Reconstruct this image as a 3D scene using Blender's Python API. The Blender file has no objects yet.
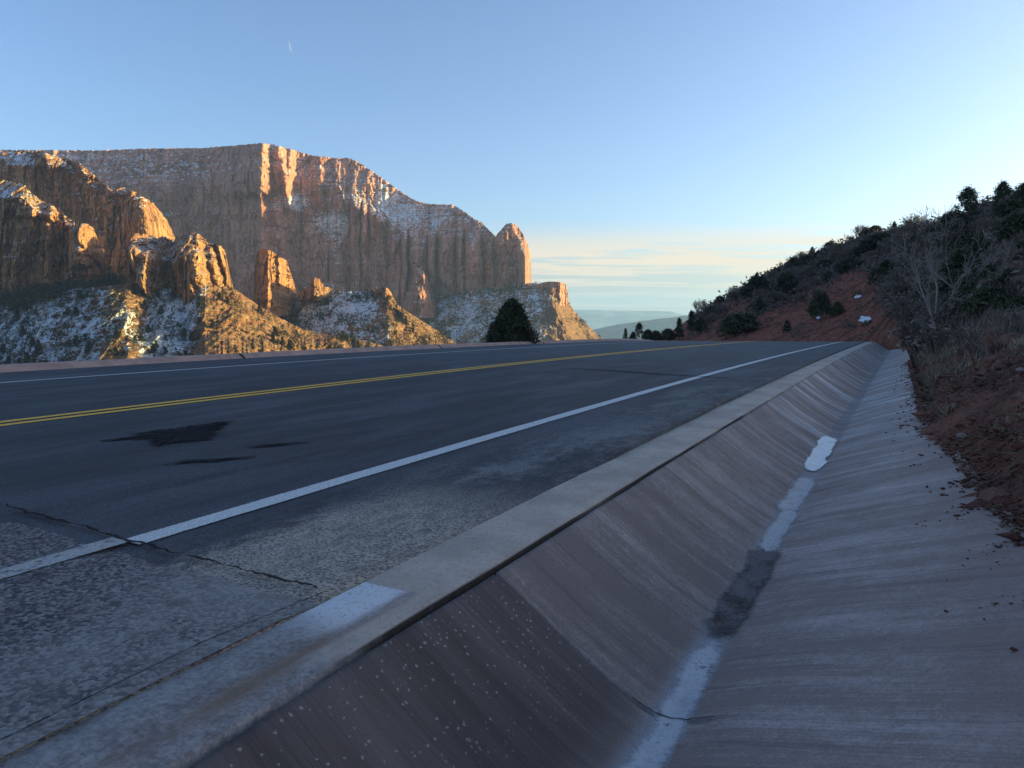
import bpy, math, random
import numpy as np
from mathutils import Vector, Matrix

random.seed(7)
RNG = np.random.default_rng(11)
sc = bpy.context.scene
COL = sc.collection

# ------------------------------------------------------------------ camera numbers
FPX, CX, CY = 710.0, 512.0, 384.0
TH, PITCH, EYE = 0.5055, 0.09946, 0.75        # heading left of the road, tilt down, eye height above the road
def pix(px, py):
    """pixel -> azimuth right of the camera heading, tangent of elevation"""
    px = np.asarray(px, float); py = np.asarray(py, float)
    xc = (px - CX) / FPX; u = -(py - CY) / FPX
    y = np.cos(PITCH) + u * np.sin(PITCH); z = u * np.cos(PITCH) - np.sin(PITCH)
    return np.arctan2(xc, y), z / np.hypot(xc, y)
def topix(P):
    P = np.asarray(P, float)
    c, s = math.cos(TH), math.sin(TH)
    xr = P[..., 0] * c + P[..., 1] * s; yf = P[..., 1] * c - P[..., 0] * s; zz = P[..., 2] - EYE
    d = yf * math.cos(PITCH) - zz * math.sin(PITCH); u = zz * math.cos(PITCH) + yf * math.sin(PITCH)
    return CX + FPX * xr / d, CY - FPX * u / d
def adir(az):
    return np.sin(az - TH), np.cos(az - TH)
def S(x): return x * x * (3 - 2 * x)
def step(a, b, x): return S(np.clip((x - a) / (b - a), 0, 1))
def poly(pts):
    a = np.array(pts, float)
    return lambda x: np.interp(x, a[:, 0], a[:, 1])

# ------------------------------------------------------------------ noise
_perm = np.concatenate([RNG.permutation(256)] * 3)
_g = RNG.normal(size=(256, 3)); _g /= np.linalg.norm(_g, axis=1)[:, None]
def perlin(x, y, z=0.0, seed=0):
    x, y, z = np.broadcast_arrays(np.asarray(x, float) + seed * 17.31, np.asarray(y, float) + seed * 5.77, np.asarray(z, float))
    xi = np.floor(x).astype(int); yi = np.floor(y).astype(int); zi = np.floor(z).astype(int)
    xf, yf, zf = x - xi, y - yi, z - zi
    u, v, w = [t * t * t * (t * (t * 6 - 15) + 10) for t in (xf, yf, zf)]
    xi &= 255; yi &= 255; zi &= 255
    def gr(i, j, k):
        h = _perm[_perm[_perm[xi + i] + yi + j] + zi + k]
        g = _g[h]
        return g[..., 0] * (xf - i) + g[..., 1] * (yf - j) + g[..., 2] * (zf - k)
    def mix(a, b, t): return a + (b - a) * t
    return 1.6 * mix(mix(mix(gr(0,0,0), gr(1,0,0), u), mix(gr(0,1,0), gr(1,1,0), u), v),
                     mix(mix(gr(0,0,1), gr(1,0,1), u), mix(gr(0,1,1), gr(1,1,1), u), v), w)
def fbm(x, y, z=0.0, o=4, seed=0, gain=.5, lac=2.03):
    a, s, f = 1.0, 0.0, 1.0
    for i in range(o):
        s = s + a * perlin(np.asarray(x) * f, np.asarray(y) * f, np.asarray(z) * f, seed + i * 3)
        a *= gain; f *= lac
    return s
def ridged(x, y, z=0.0, o=3, seed=0):
    a, s, f = 1.0, 0.0, 1.0
    for i in range(o):
        s = s + a * (1 - np.abs(perlin(np.asarray(x) * f, np.asarray(y) * f, np.asarray(z) * f, seed + i * 5)) * 2)
        a *= .5; f *= 2.1
    return s

# ------------------------------------------------------------------ mesh helpers
def mesh(name, V, F, mat=None, smooth=False, attrs=None, parent=None):
    V = np.ascontiguousarray(V, dtype=np.float32).reshape(-1, 3)
    F = np.ascontiguousarray(F, dtype=np.int32)
    me = bpy.data.meshes.new(name)
    me.vertices.add(len(V)); me.vertices.foreach_set('co', V.ravel())
    k = F.shape[1]
    me.loops.add(F.size); me.loops.foreach_set('vertex_index', F.ravel())
    me.polygons.add(len(F))
    me.polygons.foreach_set('loop_start', np.arange(0, F.size, k, dtype=np.int32))
    if smooth: me.polygons.foreach_set('use_smooth', np.ones(len(F), dtype=bool))
    for n, a in (attrs or {}).items():
        at = me.attributes.new(n, 'FLOAT', 'POINT')
        at.data.foreach_set('value', np.ascontiguousarray(a, dtype=np.float32).ravel())
    me.update(calc_edges=True); me.validate()
    if mat: me.materials.append(mat)
    o = bpy.data.objects.new(name, me); COL.objects.link(o)
    if parent: o.parent = parent
    return o
def gfaces(nr, nc, flip=False):
    i = np.arange(nr * nc).reshape(nr, nc)
    a = [i[:-1, :-1], i[:-1, 1:], i[1:, 1:], i[1:, :-1]]
    if flip: a = a[::-1]
    return np.stack([q.ravel() for q in a], 1)
def tag(o, label=None, cat=None, group=None, kind=None):
    if label: o['label'] = label
    if cat: o['category'] = cat
    if group: o['group'] = group
    if kind: o['kind'] = kind
    return o
def struct(o, label=None, cat=None):
    o['kind'] = 'structure'
    if label: o['label'] = label
    if cat: o['category'] = cat
    return o
def empty(name, loc, rz=0.0, s=1.0):
    o = bpy.data.objects.new(name, None); COL.objects.link(o)
    o.location = loc; o.rotation_euler = (0, 0, rz); o.scale = (s, s, s)
    o.empty_display_size = .1
    return o
def dup(root, loc, rz=0.0, s=1.0):
    r = root.copy(); COL.objects.link(r)
    r.location = loc; r.rotation_euler = (0, 0, rz); r.scale = s if hasattr(s, '__len__') else (s, s, s)
    for ch in list(root.children):
        c = ch.copy(); COL.objects.link(c); c.parent = r
    return r

# ------------------------------------------------------------------ node helpers
class NB:
    def __init__(self, name):
        self.m = bpy.data.materials.new(name); self.m.use_nodes = True
        self.t = self.m.node_tree; self.t.nodes.clear()
        self.out = self.t.nodes.new('ShaderNodeOutputMaterial')
    def n(self, typ, **kw):
        nd = self.t.nodes.new('ShaderNode' + typ)
        for k, v in kw.items(): setattr(nd, k, v)
        return nd
    def put(self, sock, v):
        if isinstance(v, bpy.types.NodeSocket): self.t.links.new(v, sock)
        elif isinstance(v, (tuple, list)) and len(v) == 3 and sock.type == 'RGBA': sock.default_value = (*v, 1)
        else: sock.default_value = v
    def coord(self):
        return self.n('TexCoord').outputs['Object']
    def pos(self):
        return self.n('NewGeometry').outputs['Position']
    def xyz(self, v):
        s = self.n('SeparateXYZ'); self.put(s.inputs[0], v); return s.outputs
    def comb(self, x, y, z):
        s = self.n('CombineXYZ')
        for i, q in enumerate((x, y, z)): self.put(s.inputs[i], q)
        return s.outputs[0]
    def map(self, v, scale=(1, 1, 1), rot=(0, 0, 0), loc=(0, 0, 0)):
        m = self.n('Mapping'); self.put(m.inputs['Vector'], v)
        m.inputs['Scale'].default_value = scale; m.inputs['Rotation'].default_value = rot; m.inputs['Location'].default_value = loc
        return m.outputs[0]
    def noise(self, v, scale=1.0, detail=4, rough=.55, dist=0.0):
        q = self.n('TexNoise'); self.put(q.inputs['Vector'], v)
        q.inputs['Scale'].default_value = scale; q.inputs['Detail'].default_value = detail
        q.inputs['Roughness'].default_value = rough; q.inputs['Distortion'].default_value = dist
        return q.outputs['Fac']
    def vor(self, v, scale=1.0, feature='F1', out='Distance', rnd=1.0):
        q = self.n('TexVoronoi', feature=feature); self.put(q.inputs['Vector'], v)
        q.inputs['Scale'].default_value = scale; q.inputs['Randomness'].default_value = rnd
        return q.outputs[out]
    def ramp(self, f, a, b, lo=0.0, hi=1.0):
        q = self.n('MapRange', interpolation_type='SMOOTHSTEP'); self.put(q.inputs['Value'], f)
        for i, v in zip(('From Min', 'From Max', 'To Min', 'To Max'), (a, b, lo, hi)): self.put(q.inputs[i], v)
        return q.outputs[0]
    def math(self, op, a, b=0.0, c=None, clamp=False):
        q = self.n('Math', operation=op, use_clamp=clamp); self.put(q.inputs[0], a); self.put(q.inputs[1], b)
        if c is not None: self.put(q.inputs[2], c)
        return q.outputs[0]
    def mix(self, f, a, b, blend='MIX'):
        q = self.n('Mix', data_type='RGBA', blend_type=blend)
        self.put(q.inputs[0], f); self.put(q.inputs[6], a); self.put(q.inputs[7], b)
        return q.outputs[2]
    def attr(self, name):
        return self.n('Attribute', attribute_name=name).outputs['Fac']
    def bump(self, h, strength=.3, dist=.02, normal=None):
        q = self.n('Bump'); self.put(q.inputs['Height'], h)
        q.inputs['Strength'].default_value = strength; q.inputs['Distance'].default_value = dist
        if normal is not None: self.put(q.inputs['Normal'], normal)
        return q.outputs[0]
    def bsdf(self, col, rough=.85, normal=None, spec=.3, alpha=None, trans=None):
        p = self.n('BsdfPrincipled'); self.put(p.inputs['Base Color'], col); self.put(p.inputs['Roughness'], rough)
        self.put(p.inputs['Specular IOR Level'], spec)
        if normal is not None: self.put(p.inputs['Normal'], normal)
        if alpha is not None: self.put(p.inputs['Alpha'], alpha)
        self.t.links.new(p.outputs[0], self.out.inputs['Surface'])
        return self.m

# ================================================================== SKY, SUN, CAMERA
SUN_AZ, SUN_EL = math.radians(79) - TH, math.radians(7.5)     # world azimuth clockwise from +Y
w = bpy.data.worlds.new("World"); sc.world = w; w.use_nodes = True
nt = w.node_tree; nt.nodes.clear()
class WB(NB):
    def __init__(self, tree): self.t = tree
wb = WB(nt)
sky = wb.n('TexSky', sky_type='NISHITA'); sky.sun_disc = False
sky.sun_elevation = SUN_EL; sky.sun_rotation = SUN_AZ
sky.altitude = 1800; sky.air_density = 1.0; sky.dust_density = 7.0; sky.ozone_density = 2.5
gd = wb.n('NewGeometry').outputs['Incoming']
d = wb.n('VectorMath', operation='SCALE'); wb.put(d.inputs[0], gd); d.inputs['Scale'].default_value = -1
dx, dy, dz = wb.xyz(d.outputs[0])
el = wb.math('MAXIMUM', dz, 0.0)
den = wb.math('ADD', el, 0.035)
qx = wb.math('DIVIDE', dx, den); qy = wb.math('DIVIDE', dy, den)
cs, sn = math.cos(TH), math.sin(TH)
u = wb.math('ADD', wb.math('MULTIPLY', qx, cs), wb.math('MULTIPLY', qy, sn))      # across
v = wb.math('SUBTRACT', wb.math('MULTIPLY', qy, cs), wb.math('MULTIPLY', qx, sn)) # away
cv = wb.comb(wb.math('MULTIPLY', u, .75), wb.math('MULTIPLY', v, 2.0), 0.0)
n1 = wb.noise(cv, .62, 8, .6, .35)
n2 = wb.noise(wb.map(cv, loc=(7.3, 2.2, 0)), .19, 3, .5)
band = wb.math('MULTIPLY', wb.ramp(dz, .13, .07), wb.ramp(dz, .0, .012, .7, 1))
cl = wb.math('MULTIPLY', wb.ramp(wb.math('ADD', n1, wb.math('MULTIPLY', wb.math('SUBTRACT', n2, .5), .9)), .43, .56), band)
cl = wb.math('MULTIPLY', cl, .95)
hv = wb.math('MULTIPLY', wb.ramp(dz, .12, .0), .80)            # thin low veil of the same cloud towards the horizon
c1 = wb.mix(hv, sky.outputs[0], (1.75, 1.72, 1.62))
c2 = wb.mix(cl, c1, (2.85, 2.42, 1.72))
c2 = wb.mix(1.0, c2, (1.05, .975, 1.0), 'MULTIPLY')
bg = wb.n('Background'); wb.put(bg.inputs[0], c2); bg.inputs[1].default_value = 0.15
wo = wb.n('OutputWorld'); nt.links.new(bg.outputs[0], wo.inputs[0])

sd = bpy.data.lights.new('sun', 'SUN'); sd.energy = 5.0; sd.angle = math.radians(.53); sd.color = (1.0, .86, .30)
so = bpy.data.objects.new('sun', sd); COL.objects.link(so)
sv = Vector((math.sin(SUN_AZ) * math.cos(SUN_EL), math.cos(SUN_AZ) * math.cos(SUN_EL), math.sin(SUN_EL)))
so.rotation_euler = sv.to_track_quat('Z', 'Y').to_euler()
so.location = (60, 60, 80)

cd = bpy.data.cameras.new('camera'); cd.sensor_width = 36; cd.lens = 36 * FPX / 1024
cd.clip_start = .05; cd.clip_end = 80000
co = bpy.data.objects.new('camera', cd); COL.objects.link(co)
co.location = (0, 0, EYE); co.rotation_euler = (math.pi / 2 - PITCH, 0, TH)
sc.camera = co
vs = sc.view_settings; vs.view_transform = 'Standard'; vs.look = 'None'; vs.gamma = 1; vs.use_curve_mapping = False
vs.exposure = 1.3
sc.cycles.use_denoising = True
sc.cycles.max_bounces = 6; sc.cycles.diffuse_bounces = 3; sc.cycles.glossy_bounces = 2; sc.cycles.transparent_max_bounces = 12
sc.cycles.volume_bounces = 1
sc.cycles.sample_clamp_indirect = 4

# haze: one closed box of even air
hz = NB('haze_air')
pv = hz.n('VolumePrincipled'); pv.inputs['Color'].default_value = (.42, .64, 1.0, 1); pv.inputs['Density'].default_value = 1.1e-4
pv.inputs['Anisotropy'].default_value = .25
hz.t.links.new(pv.outputs[0], hz.out.inputs['Volume'])
def box(name, lo, hi, mat):
    V = [(x, y, z) for x in (lo[0], hi[0]) for y in (lo[1], hi[1]) for z in (lo[2], hi[2])]
    F = [(0,1,3,2), (4,6,7,5), (0,4,5,1), (2,3,7,6), (0,2,6,4), (1,5,7,3)]
    return mesh(name, V, F, mat)
tag(box('haze', (-16000, -3000, -420), (9000, 16000, 345), hz.m), kind='stuff')

# ================================================================== ROAD FRAME
def zroad0(t):
    t = np.asarray(t, float)
    a = np.minimum(t, 32.0)
    z = .002485 * a - .000734 * a**2 + 7.95e-6 * a**3
    sl = .002485 - .001468 * 32 + 2.385e-5 * 32**2
    b = np.maximum(t - 32.0, 0)
    return z + sl * b - .0030 * np.minimum(b, 22)**2 - .12 * np.maximum(b - 22, 0)
def bend(t):
    t = np.asarray(t, float)
    return -1.154e-4 * t**2 - .006 * np.maximum(t - 34, 0)**2
def zroad(X, t):
    return zroad0(t) + .01347 * (X + 1.05)
def R(X, t, dz=0.0):
    """road frame -> world: X across (right +), t along"""
    X, t = np.broadcast_arrays(np.asarray(X, float), np.asarray(t, float))
    return np.stack([X + bend(t), t, zroad(X, t) + dz], -1)
TS = np.concatenate([np.linspace(-6, 2, 40), np.geomspace(2.05, 70, 170)])

# ---------------- materials of the road
def asphalt_mat():
    b = NB('asphalt'); p = b.coord(); x, y, z = b.xyz(p)
    grain = b.noise(p, 160, 3, .7)
    agg = b.vor(p, 130)
    streak = b.noise(b.comb(b.math('MULTIPLY', x, 3.4), b.math('MULTIPLY', y, .45), 0.), 1.0, 8, .68, .6)
    blotch = b.noise(p, .7, 5, .62)
    blotch2 = b.noise(b.map(p, (1, .45, 1), (0, 0, .2)), 2.2, 4, .65)
    col = b.mix(b.ramp(streak, .38, .66), (.015, .017, .024), (.056, .063, .078))
    col = b.mix(b.math('MULTIPLY', b.ramp(blotch, .5, .72), .55), col, (.078, .086, .100))
    # dust spread over the shoulder beside the kerb and pale tracks in the lane
    sh = b.ramp(x, -2.20, -1.75)
    wl = b.noise(b.comb(b.math('MULTIPLY', x, .85), b.math('MULTIPLY', y, .05), 5.), 1.0, 2, .5)
    col = b.mix(b.math('MULTIPLY', b.ramp(wl, .46, .60), .5), col, (.014, .015, .021))
    fine = b.noise(b.map(p, (1, .5, 1), (0, 0, .15)), 20, 6, .78)
    patch = b.math('ADD', b.math('MULTIPLY', blotch2, .6), b.math('MULTIPLY', fine, .4))
    near_d = b.math('MULTIPLY', b.ramp(b.math('ADD', y, b.math('MULTIPLY', b.math('SUBTRACT', patch, .5), 2.2)), 2.7, 2.0), b.ramp(b.math('ADD', x, b.math('MULTIPLY', b.math('SUBTRACT', patch, .5), .5)), -1.98, -1.80))
    mid_d = b.math('MULTIPLY', b.math('MULTIPLY', sh, b.ramp(y, 13, 4)), b.ramp(patch, .44, .60))
    col = b.mix(b.math('MULTIPLY', mid_d, .62), col, (.26, .268, .272))
    col = b.mix(b.math('MULTIPLY', near_d, b.math('ADD', .55, b.math('MULTIPLY', b.ramp(fine, .42, .58), .4))), col, (.42, .37, .30))
    tr = b.math('MULTIPLY', b.ramp(b.noise(b.comb(b.math('MULTIPLY', x, 1.6), b.math('MULTIPLY', y, .35), 3.), 1.0, 5, .65), .48, .66), .60)
    col = b.mix(tr, col, (.100, .110, .128))
    far = b.ramp(y, 5, 22)                                 # the older, paler surface up the hill
    col = b.mix(b.math('MULTIPLY', far, .5), col, (.085, .098, .118))
    col = b.mix(b.math('MULTIPLY', b.math('MULTIPLY', b.ramp(agg, .34, .10), b.ramp(b.noise(p, 60, 3, .7), .46, .58)), 1.0), col, (.21, .21, .215))
    col = b.mix(b.math('MULTIPLY', b.ramp(b.noise(p, 95, 4, .8), .53, .42), .8), col, (.012, .013, .016))
    h = b.math('ADD', b.math('MULTIPLY', agg, .8), grain)
    return b.bsdf(col, b.math('ADD', b.math('MULTIPLY', blotch, .25), .62), b.bump(h, .55, .006), .35)
def chipseal_mat():
    b = NB('chip_seal'); p = b.coord(); x, y, z = b.xyz(p)
    agg = b.vor(p, 95); agc = b.vor(p, 95, out='Color'); g = b.noise(p, 220, 2, .7)
    big = b.noise(p, 1.3, 5, .6); med = b.noise(p, 9, 5, .7)
    ac = b.xyz(agc)[0]; g2 = b.math('ADD', b.math('MULTIPLY', b.noise(p, 135, 3, .8), .6), b.math('MULTIPLY', b.noise(p, 50, 3, .7), .4))
    col = b.mix(b.ramp(b.math('ADD', b.math('MULTIPLY', ac, .45), b.math('MULTIPLY', g2, .75)), .38, .82), (.034, .034, .040), (.235, .222, .22))
    col = b.mix(b.ramp(g2, .52, .36, 0, .7), col, (.020, .020, .022))
    sh = b.math('MULTIPLY', b.ramp(x, -2.1, -1.5), b.ramp(b.math('ADD', big, b.math('MULTIPLY', med, .4)), .55, .85))
    col = b.mix(b.math('MULTIPLY', sh, .55), col, (.34, .32, .30))
    col = b.mix(b.math('MULTIPLY', b.ramp(med, .5, .7), .55), col, (.045, .042, .044))
    h = b.math('ADD', b.math('MULTIPLY', agg, -1.0), b.math('MULTIPLY', g, .4))
    return b.bsdf(col, .82, b.bump(h, .7, .007), .3)
def paint_mat(name, c, wear=.46):
    b = NB(name); p = b.coord()
    n = b.noise(p, 26, 6, .72); g = b.vor(p, 110)
    n2 = b.noise(p, 2.2, 3, .6)
    f = b.ramp(b.math('ADD', b.math('MULTIPLY', n, .8), b.math('MULTIPLY', n2, .25)), wear, wear + .13)
    e = b.attr('edge')
    f = b.math('MULTIPLY', f, b.ramp(b.math('ADD', e, b.math('MULTIPLY', b.math('SUBTRACT', b.noise(p, 60, 4, .7), .5), .8)), -.12, .08))
    col = b.mix(f, (.055, .055, .056), c)
    col = b.mix(b.math('MULTIPLY', b.ramp(g, .35, .6), .3), col, (.05, .05, .05))
    return b.bsdf(col, .7, b.bump(g, .3, .004), .35)
M = {}
M['asphalt'] = asphalt_mat(); M['chip'] = chipseal_mat()
M['white'] = paint_mat('white_road_paint', (.60, .62, .62), .30)
M['white_worn'] = paint_mat('worn_white_road_paint', (.40, .40, .39), .38)
M['yellow'] = paint_mat('yellow_road_paint', (.90, .50, .03), .26)
def dark_mat(name, c, sc_=30, lo=.12, hi=.34):
    b = NB(name); p = b.coord(); n = b.noise(p, sc_, 5, .7)
    e = b.attr('edge')
    al = b.ramp(b.math('ADD', e, b.math('MULTIPLY', b.math('SUBTRACT', n, .5), 1.5)), lo, hi)
    al = b.math('MULTIPLY', al, .92)
    col = b.mix(n, c, tuple(q * 2.2 for q in c))
    return b.bsdf(col, .95, None, .05, alpha=al)
M['stain'] = dark_mat('bitumen_stain', (.013, .012, .0135), 11, .05, .75)
M['stain_faint'] = dark_mat('faint_stain', (.016, .016, .019), 14, .3, 1.5)
M['crack'] = dark_mat('crack_soil', (.016, .012, .011), 60)

# ---------------- the road sheets
XI, XO = -1.305, -1.03                 # kerb band, asphalt side and ditch side
XW, XY, XF, XK = -2.24, -5.83, -9.98, -12.35
def joint_t(X):                        # jagged transverse joint between the old chip seal and the newer asphalt
    base = np.interp(X, [-14, -5.2, -3.2, -2.83, -2.52, -2.23, -1.95, -1.47, -1.3], [2.2, 1.62, 1.465, 1.432, 1.42, 1.402, 1.387, 1.375, 1.366])
    return base + .016 * fbm(X * 2.3, 0 * X, 3.0, 4, 5) + .012 * fbm(X * 17, 0 * X, 1.0, 2, 8)
def ki_edge(t):
    return XI + .016 * fbm(np.asarray(t) * .8, 0, 2.2, 3, 21) + .008 * fbm(np.asarray(t) * 6, 0, 2.2, 3, 25) + np.where(np.asarray(t) > 3.0, -.012, 0.0)
xs = np.concatenate([np.linspace(-12.6, -3, 60), np.linspace(-2.92, -1.38, 90), ])
def strip_grid(t, x0, x1, n):          # columns between two curves
    f = np.linspace(0, 1, n)
    X = x0[:, None] + (x1 - x0)[:, None] * f[None, :]
    return X, np.repeat(t[:, None], n, 1)
T = np.concatenate([np.linspace(-6, 1.2, 30), np.geomspace(1.25, 70, 300)])
X, TT = strip_grid(T, np.full_like(T, -12.45), ki_edge(T), 120)
Z = -.004 + .002 * fbm(X * .8, TT * .5, 0, 3, 2) + .020 * step(3.2, 3.6, TT) * step(XI - .9, XI - .05, X)
V = R(X, TT, Z)
edge_lip = V[:, -1:].copy(); edge_lip[..., 2] -= .06; edge_lip[..., 0] += .004
V = np.concatenate([V, edge_lip], 1)
road = struct(mesh('road', V.reshape(-1, 3), gfaces(V.shape[0], V.shape[1]), M['asphalt'], True))
# old chip seal in front of the joint
Xc = np.linspace(-12.4, -1.303, 900)
tj = joint_t(Xc)
f = np.linspace(0, 1, 40)
Tm = -6 + (tj + 6)[None, :] * f[:, None]
Xm = np.repeat(Xc[None, :], 40, 0)
V = R(Xm, Tm, .0045 + .002 * fbm(Xm * 1.3, Tm, 0, 2, 4)); V[-1, :, 2] -= .014
struct(mesh('road_shoulder', V.reshape(-1, 3), gfaces(*Xm.shape), M['chip'], True))
# crack along the joint and the thin seam farther up the lane
def ribbon(name, pts_X, pts_t, width, mat, dz, wn=.6, seed=0, n=400, tag_=True):
    u = np.linspace(0, 1, n); k = np.linspace(0, 1, len(pts_X))
    Xc = np.interp(u, k, pts_X); tc = np.interp(u, k, pts_t)
    dX = np.gradient(Xc); dt = np.gradient(tc); L = np.hypot(dX, dt) + 1e-9
    nx, nyy = -dt / L, dX / L
    ww = width * (1 + wn * fbm(u * 40, 0 * u, seed, 3, seed))
    ww = np.maximum(ww, width * .15)
    offs = np.array([-1, -.5, 0, .5, 1.])
    XX = Xc[:, None] + nx[:, None] * ww[:, None] * offs; TT = tc[:, None] + nyy[:, None] * ww[:, None] * offs
    e = np.repeat((1 - np.abs(offs))[None], n, 0)
    e *= np.minimum(1, np.minimum(u, 1 - u) * 25)[:, None]
    return struct(mesh(name, R(XX, TT, dz).reshape(-1, 3), gfaces(n, 5), mat, True, {'edge': e}))
xx = np.linspace(-5.4, -1.32, 300)
ribbon('road_crack', xx, joint_t(xx) + .004, .0075, M['crack'], .008, 1.1, 3, 900)
ribbon('road_crack', [-4.6, -3.87, -2.83, -1.9, -1.6], [9.85, 9.66, 9.2, 8.85, 8.8], .05, M['stain'], .003, .9, 6)
ribbon('road_crack', [-1.37, -1.345, -1.36, -1.325], [-1, .5, 1.0, 1.366], .0022, M['crack'], .012, .8, 9)

def marking(name, Xc, wd, t0, t1, mat, n=260, seed=0, lift=.0005):
    t = t0 + (t1 - t0) * np.linspace(0, 1, n)**2.0
    offs = np.linspace(-1, 1, 7)
    c = Xc(t) if callable(Xc) else np.full(n, Xc)
    wv = wd / 2 * (1 + .06 * fbm(t * 2.5, 0 * t, 1, 3, seed))
    XX = c[:, None] + wv[:, None] * offs[None]
    TT = np.repeat(t[:, None], 7, 1)
    e = np.repeat((1 - np.abs(offs))[None], n, 0)
    return struct(mesh(name, R(XX, TT, .0055 + lift).reshape(-1, 3), gfaces(n, 7), mat, True, {'edge': e}))
marking('white_edge_line', XW, .105, 1.405, 60, M['white'], 400, 1, -.0055)
marking('white_edge_line', lambda t: XW - .02 - .012 * t, .095, -4, 1.395, M['white_worn'], 120, 2, .0025)
marking('white_edge_line', XF, .11, 2, 60, M['white'], 300, 3, -.0055)
marking('yellow_centre_line', XY + .098, .10, 1.5, 60, M['yellow'], 300, 4, -.0055)
marking('yellow_centre_line', XY - .098, .10, 1.5, 60, M['yellow'], 300, 5, -.0055)
# dark bitumen stains in the near lane
def blob_sheet(name, X0, t0, rx, rt, mat, dz, seed, rot=0.0, n=72, m=12, rough=.35, surf=R, attrs=True):
    a = np.linspace(0, 2 * np.pi, n, endpoint=False); q = np.linspace(0, 1, m)
    rad = 1 + rough * fbm(np.cos(a) * 1.6, np.sin(a) * 1.6, seed, 4, seed)
    ca, sa = np.cos(a) * rad, np.sin(a) * rad
    lx = ca * rx; lt = sa * rt
    X = X0 + q[:, None] * (lx * math.cos(rot) - lt * math.sin(rot))[None]
    t = t0 + q[:, None] * (lx * math.sin(rot) + lt * math.cos(rot))[None]
    V = surf(X, t, dz)
    i = np.arange(m * n).reshape(m, n); j = np.roll(i, -1, 1)
    F = np.stack([i[:-1].ravel(), i[1:].ravel(), j[1:].ravel(), j[:-1].ravel()], 1)
    return mesh(name, V.reshape(-1, 3), F, mat, True, {'edge': np.repeat((1 - q)[:, None] * 1.6, n, 1)})
def road_hit(px, py):
    az, te = pix(px, py)
    k = EYE / -te
    for _ in range(30):
        xq, yq = float(k * np.sin(az - TH)), float(k * np.cos(az - TH))
        k = (EYE - float(zroad(xq - bend(yq), yq))) / -te
    return xq - float(bend(yq)), yq
def outline_sheet(name, pts, mat, dz, seed, n=160, m=8):
    p = np.array(pts); p = np.concatenate([p, p[:1]]); k = np.concatenate([[0], np.cumsum(np.hypot(*np.diff(p, axis=0).T))])
    u = np.linspace(0, k[-1], n, endpoint=False); P = np.stack([np.interp(u, k, p[:, 0]), np.interp(u, k, p[:, 1])], 1)
    c = P.mean(0); L = np.ptp(P, axis=0).mean()
    P = P + .09 * L * np.stack([fbm(u * 9 / L, 0, seed, 4, seed), fbm(u * 9 / L, 4, seed, 4, seed + 3)], 1)
    q = np.linspace(0, 1, m)[:, None, None]; G = c + (P - c)[None] * q
    i = np.arange(m * n).reshape(m, n); j = np.roll(i, -1, 1)
    F = np.stack([i[:-1].ravel(), i[1:].ravel(), j[1:].ravel(), j[:-1].ravel()], 1)
    e = np.repeat(((1 - np.linspace(0, 1, m)) * 2.2)[:, None], n, 1)
    return struct(mesh(name, R(G[..., 0], G[..., 1], dz).reshape(-1, 3), F, mat, True, {'edge': e}))
outline_sheet('bitumen_stain', [(-4.33, 2.55), (-4.42, 2.75), (-4.5, 3.0), (-4.47, 3.17), (-4.45, 3.4), (-4.36, 3.62), (-4.24, 3.45), (-4.05, 3.25), (-3.92, 3.15), (-3.73, 2.9), (-3.72, 2.75), (-3.78, 2.6), (-3.9, 2.58), (-4.14, 2.7), (-4.25, 2.62)], M['stain'], .002, 2)
outline_sheet('bitumen_stain', [(-3.38, 2.76), (-3.36, 2.9), (-3.27, 3.0), (-3.1, 3.2), (-3.16, 2.95), (-3.26, 2.84)], M['stain_faint'], .002, 4)
outline_sheet('bitumen_stain', [(-3.36, 2.2), (-3.37, 2.4), (-3.24, 2.5), (-3.0, 2.72), (-3.12, 2.45), (-3.27, 2.36)], M['stain_faint'], .002, 6)

# ---------------- kerbs
def kerb_mat(name, tone):
    b = NB(name); p = b.coord(); x, y, z = b.xyz(p)
    n = b.noise(p, 3, 6, .65); f = b.noise(p, 90, 3, .7); m = b.noise(b.map(p, (4, .8, 1)), 3, 5, .65)
    col = b.mix(b.ramp(n, .3, .72), tuple(c * .78 for c in tone), tuple(c * 1.15 for c in tone))
    col = b.mix(b.math('MULTIPLY', b.ramp(m, .52, .75), .4), col, (.28, .20, .15))
    if name == 'kerb_concrete':
        col = b.mix(b.ramp(x, -1.050, -1.043), col, (.03, .022, .018))  # groove-side face painted dark, the gap's shade put into the colour
        old = b.math('MAXIMUM', b.math('MULTIPLY', b.ramp(y, 1.50, 1.485), b.ramp(x, -1.10, -1.14)), b.ramp(b.math('ADD', y, b.math('MULTIPLY', n, .5)), 1.55, 1.2))
        col = b.mix(old, col, b.mix(b.ramp(b.math('ADD', b.math('MULTIPLY', b.noise(p, 9, 5, .7), .5), b.math('MULTIPLY', b.noise(p, 70, 4, .8), .5)), .38, .62), (.15, .135, .13), (.32, .295, .28)))
        pale = b.math('MULTIPLY', b.math('MULTIPLY', b.ramp(b.math('ADD', y, b.math('MULTIPLY', n, .2)), 1.22, 1.42), b.ramp(y, 1.497, 1.485)), b.ramp(b.math('ADD', x, b.math('MULTIPLY', n, .03)), -1.10, -1.13))
        col = b.mix(b.math('MULTIPLY', pale, .85), col, (.62, .63, .64))
        st = b.math('MULTIPLY', b.ramp(b.math('ABSOLUTE', b.math('ADD', x, 1.125)), .055, .01), b.math('MULTIPLY', old, b.ramp(m, .35, .6)))
        col = b.mix(b.math('MULTIPLY', st, .8), col, (.19, .12, .08))
    col = b.mix(b.math('MULTIPLY', b.ramp(f, .54, .68), .5), col, (.11, .10, .095))
    return b.bsdf(col, .88, b.bump(b.math('ADD', f, n), .35, .006), .25)
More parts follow.
